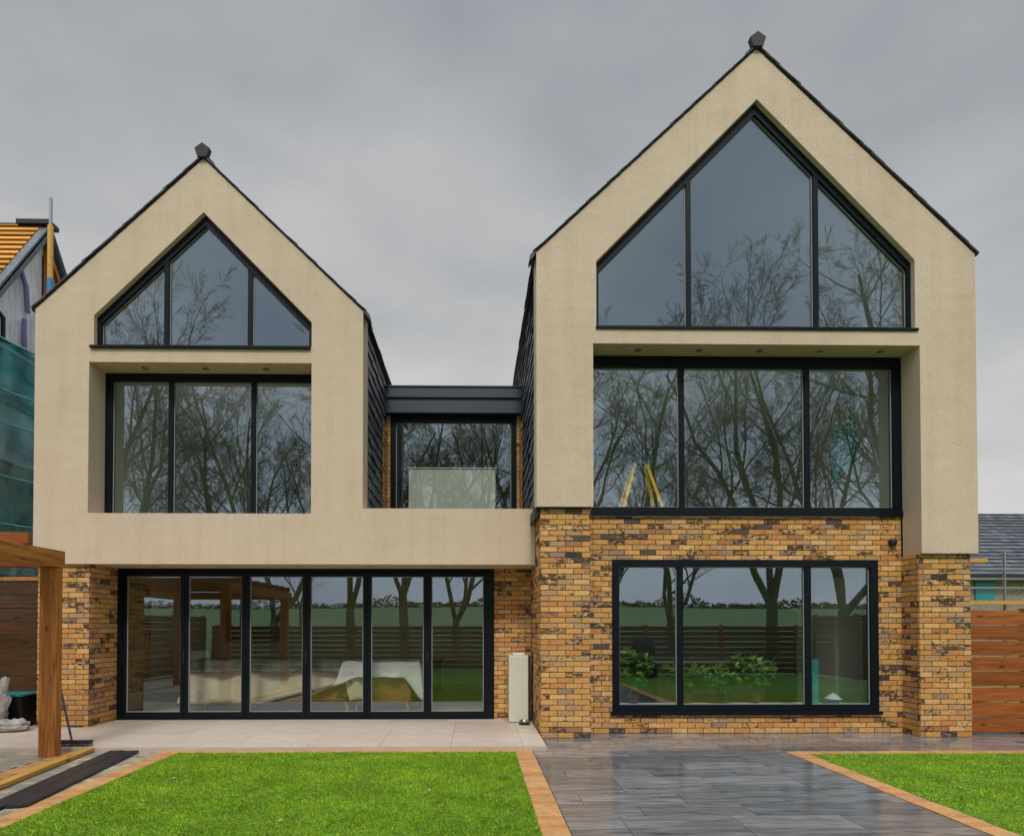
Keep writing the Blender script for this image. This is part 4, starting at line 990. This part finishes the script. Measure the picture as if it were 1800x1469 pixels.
# ------------------------------------------------------------------ bare trees behind the photographer (seen in the glass)
def tree_mesh(seed, H, fork=2.0, dens=1.0, lean=0, thick=.30):
    r = random.Random(seed); m = MB()
    def grow(p, d, L, rad, lvl):
        ns = (7, 5, 4, 3, 2, 2)[lvl]; pts = [p.copy()]; rads = [rad]; q = p.copy(); dd = d.copy(); rend = rad*(.30 if lvl < 2 else .35)
        for i in range(ns):
            dd = (dd + Vector((r.gauss(0,1), r.gauss(0,1), r.gauss(0,1)))*(.13, .15, .17, .2, .24, .2)[lvl] + Vector((0,0,.055 if lvl < 3 else .03))).normalized()
            q = q + dd*(L/ns); pts.append(q.copy()); rads.append(max(.0045, rad + (rend-rad)*(i+1)/ns))
        m.tube(pts, rads, (8, 6, 5, 4, 3, 3)[lvl], cap=False)
        if lvl >= 4: return
        nch = int((11, 9, 8, 6)[lvl]*dens)
        for k in range(nch):
            t = .16 + .84*(k + r.random())/nch; t = min(t, .99); i = int(t*ns); f = t*ns - i
            bp = pts[i].lerp(pts[i+1], f); bd_ = (pts[i+1]-pts[i]).normalized()
            side = bd_.orthogonal().normalized(); side.rotate(Matrix.Rotation(r.uniform(0, 6.283), 3, bd_))
            a = R(r.uniform(24, 52)); nd = (bd_*math.cos(a) + side*math.sin(a)).normalized()
            rr = (rads[i]+(rads[i+1]-rads[i])*f)
            grow(bp, nd, L*r.uniform(.34, .52)*(1.12 - .45*t), max(.0058, rr*r.uniform(.42, .58)), lvl+1)
    base = Vector((0,0,-.2)); top = Vector((lean*.3, 0, fork))
    m.tube([base, base.lerp(top, .3)+Vector((0,0,0)), top*.8, top], [thick*1.35, thick*1.05, thick*.95, thick*.9], 10, cap=False)
    ns_ = r.choice((3, 4)); 
    for k in range(ns_):
        a = 6.283*k/ns_ + r.uniform(-.4, .4); tilt = R(r.uniform(10, 30))
        grow(top - Vector((0,0,.15)), Vector((math.sin(tilt)*math.cos(a), math.sin(tilt)*math.sin(a), math.cos(tilt))), (H-fork)*r.uniform(.78, .98), thick*r.uniform(.55, .72), 0)
    return m
variants = [tree_mesh(3, 14.5, 2.2, .98, 0, .22), tree_mesh(8, 15.0, 3.0, .98, .4, .22), tree_mesh(15, 13.5, 1.6, 1.0, -.3, .19), tree_mesh(21, 9, 2.3, .8, .2, .10)]
protos = {}
spots = [(-16, -8.8, 0, 1.1, 20), (-12.2, -12, 1, 1.0, 80), (-9.2, -8.2, 2, 1.1, 0), (-6.1, -9.6, 0, 1.0, 140), (-3.3, -8.6, 1, .98, 200), (-.9, -9.8, 2, 1.05, 60), (1.6, -11.5, 0, 1.0, 250),
         (6.0, -9.4, 1, 1.06, 15), (9.4, -11, 2, .95, 120), (13.3, -9.0, 0, 1.10, 300), (16.9, -9.4, 2, 1.30, 60), (21.0, -10.5, 1, 1.35, 10), (26, -12, 0, 1.4, 45), (-21, -11, 2, 1.2, 33), (-13.5, -26, 3, 1.1, 190), (10.4, -27, 3, 1.3, 11)]
for (x, y, vi, s, rz) in spots:
    if vi not in protos:
        root = empty('bare_tree', '', 'tree'); variants[vi].build('branches', M['bark'], root, smooth=True); protos[vi] = root
    else: root = copy_tree(protos[vi])
    root.location = (x, y, hfield(x, y)); root.rotation_euler = (0, 0, R(rz)); root.scale = (s, s, s)
    root['label'] = 'bare winter tree in the row beyond the bottom fence'; root['group'] = 'bare trees beyond the bottom fence'
# dead leaves and clippings blown on to the lawns
lm = MB(); rr = random.Random(6)
for k in range(46):
    x, y = (rr.uniform(-3.3, .4), rr.uniform(4.1, 6.7)) if k % 3 else (rr.uniform(4.2, 7.5), rr.uniform(4.5, 6.6))
    a, L = rr.uniform(0, 6.28), rr.uniform(.012, .030); d = Vector((math.cos(a), math.sin(a), .15))*L; w = Vector((-math.sin(a), math.cos(a), .2))*L*.45; c = Vector((x, y, .030))
    lm.face([c-d, c+w, c+d, c-w])
M['deadleaf'] = m_island('dead leaf', [(.25,.13,.04), (.5,.38,.16), (.12,.08,.04), (.6,.55,.4)], .7, 8, bump=0)
o = lm.build('leaf_litter', M['deadleaf'], kind='stuff'); tag(o, 'scattered dead leaves and clippings lying on the lawns', 'leaf litter')
# far hedge
hd = MB(); rr = random.Random(2)
for k in range(5200):
    x = rr.uniform(-170, 170); y = -196 + rr.uniform(-2, 2); z = hfield(x, y) + rr.random()**1.6*(1.8+4.0*max(0, noise.noise(Vector((x*.045, 0, 0))))*2.2+.8*noise.noise(Vector((x*.3, 5, 0))))
    d = Vector((rr.gauss(0,1), rr.gauss(0,.5), rr.gauss(0,1))).normalized()*rr.uniform(.5, 1.1); w = d.orthogonal().normalized()*.35
    c = Vector((x, y, z)); hd.face([c-d, c+w, c+d, c-w])
o = hd.build('hedge', M['bark'], kind='stuff'); tag(o, 'far hedge of bare bushes at the top of the field', 'hedge')
print('faces', sum(len(o.data.polygons) for o in bpy.data.objects if o.type == 'MESH'))
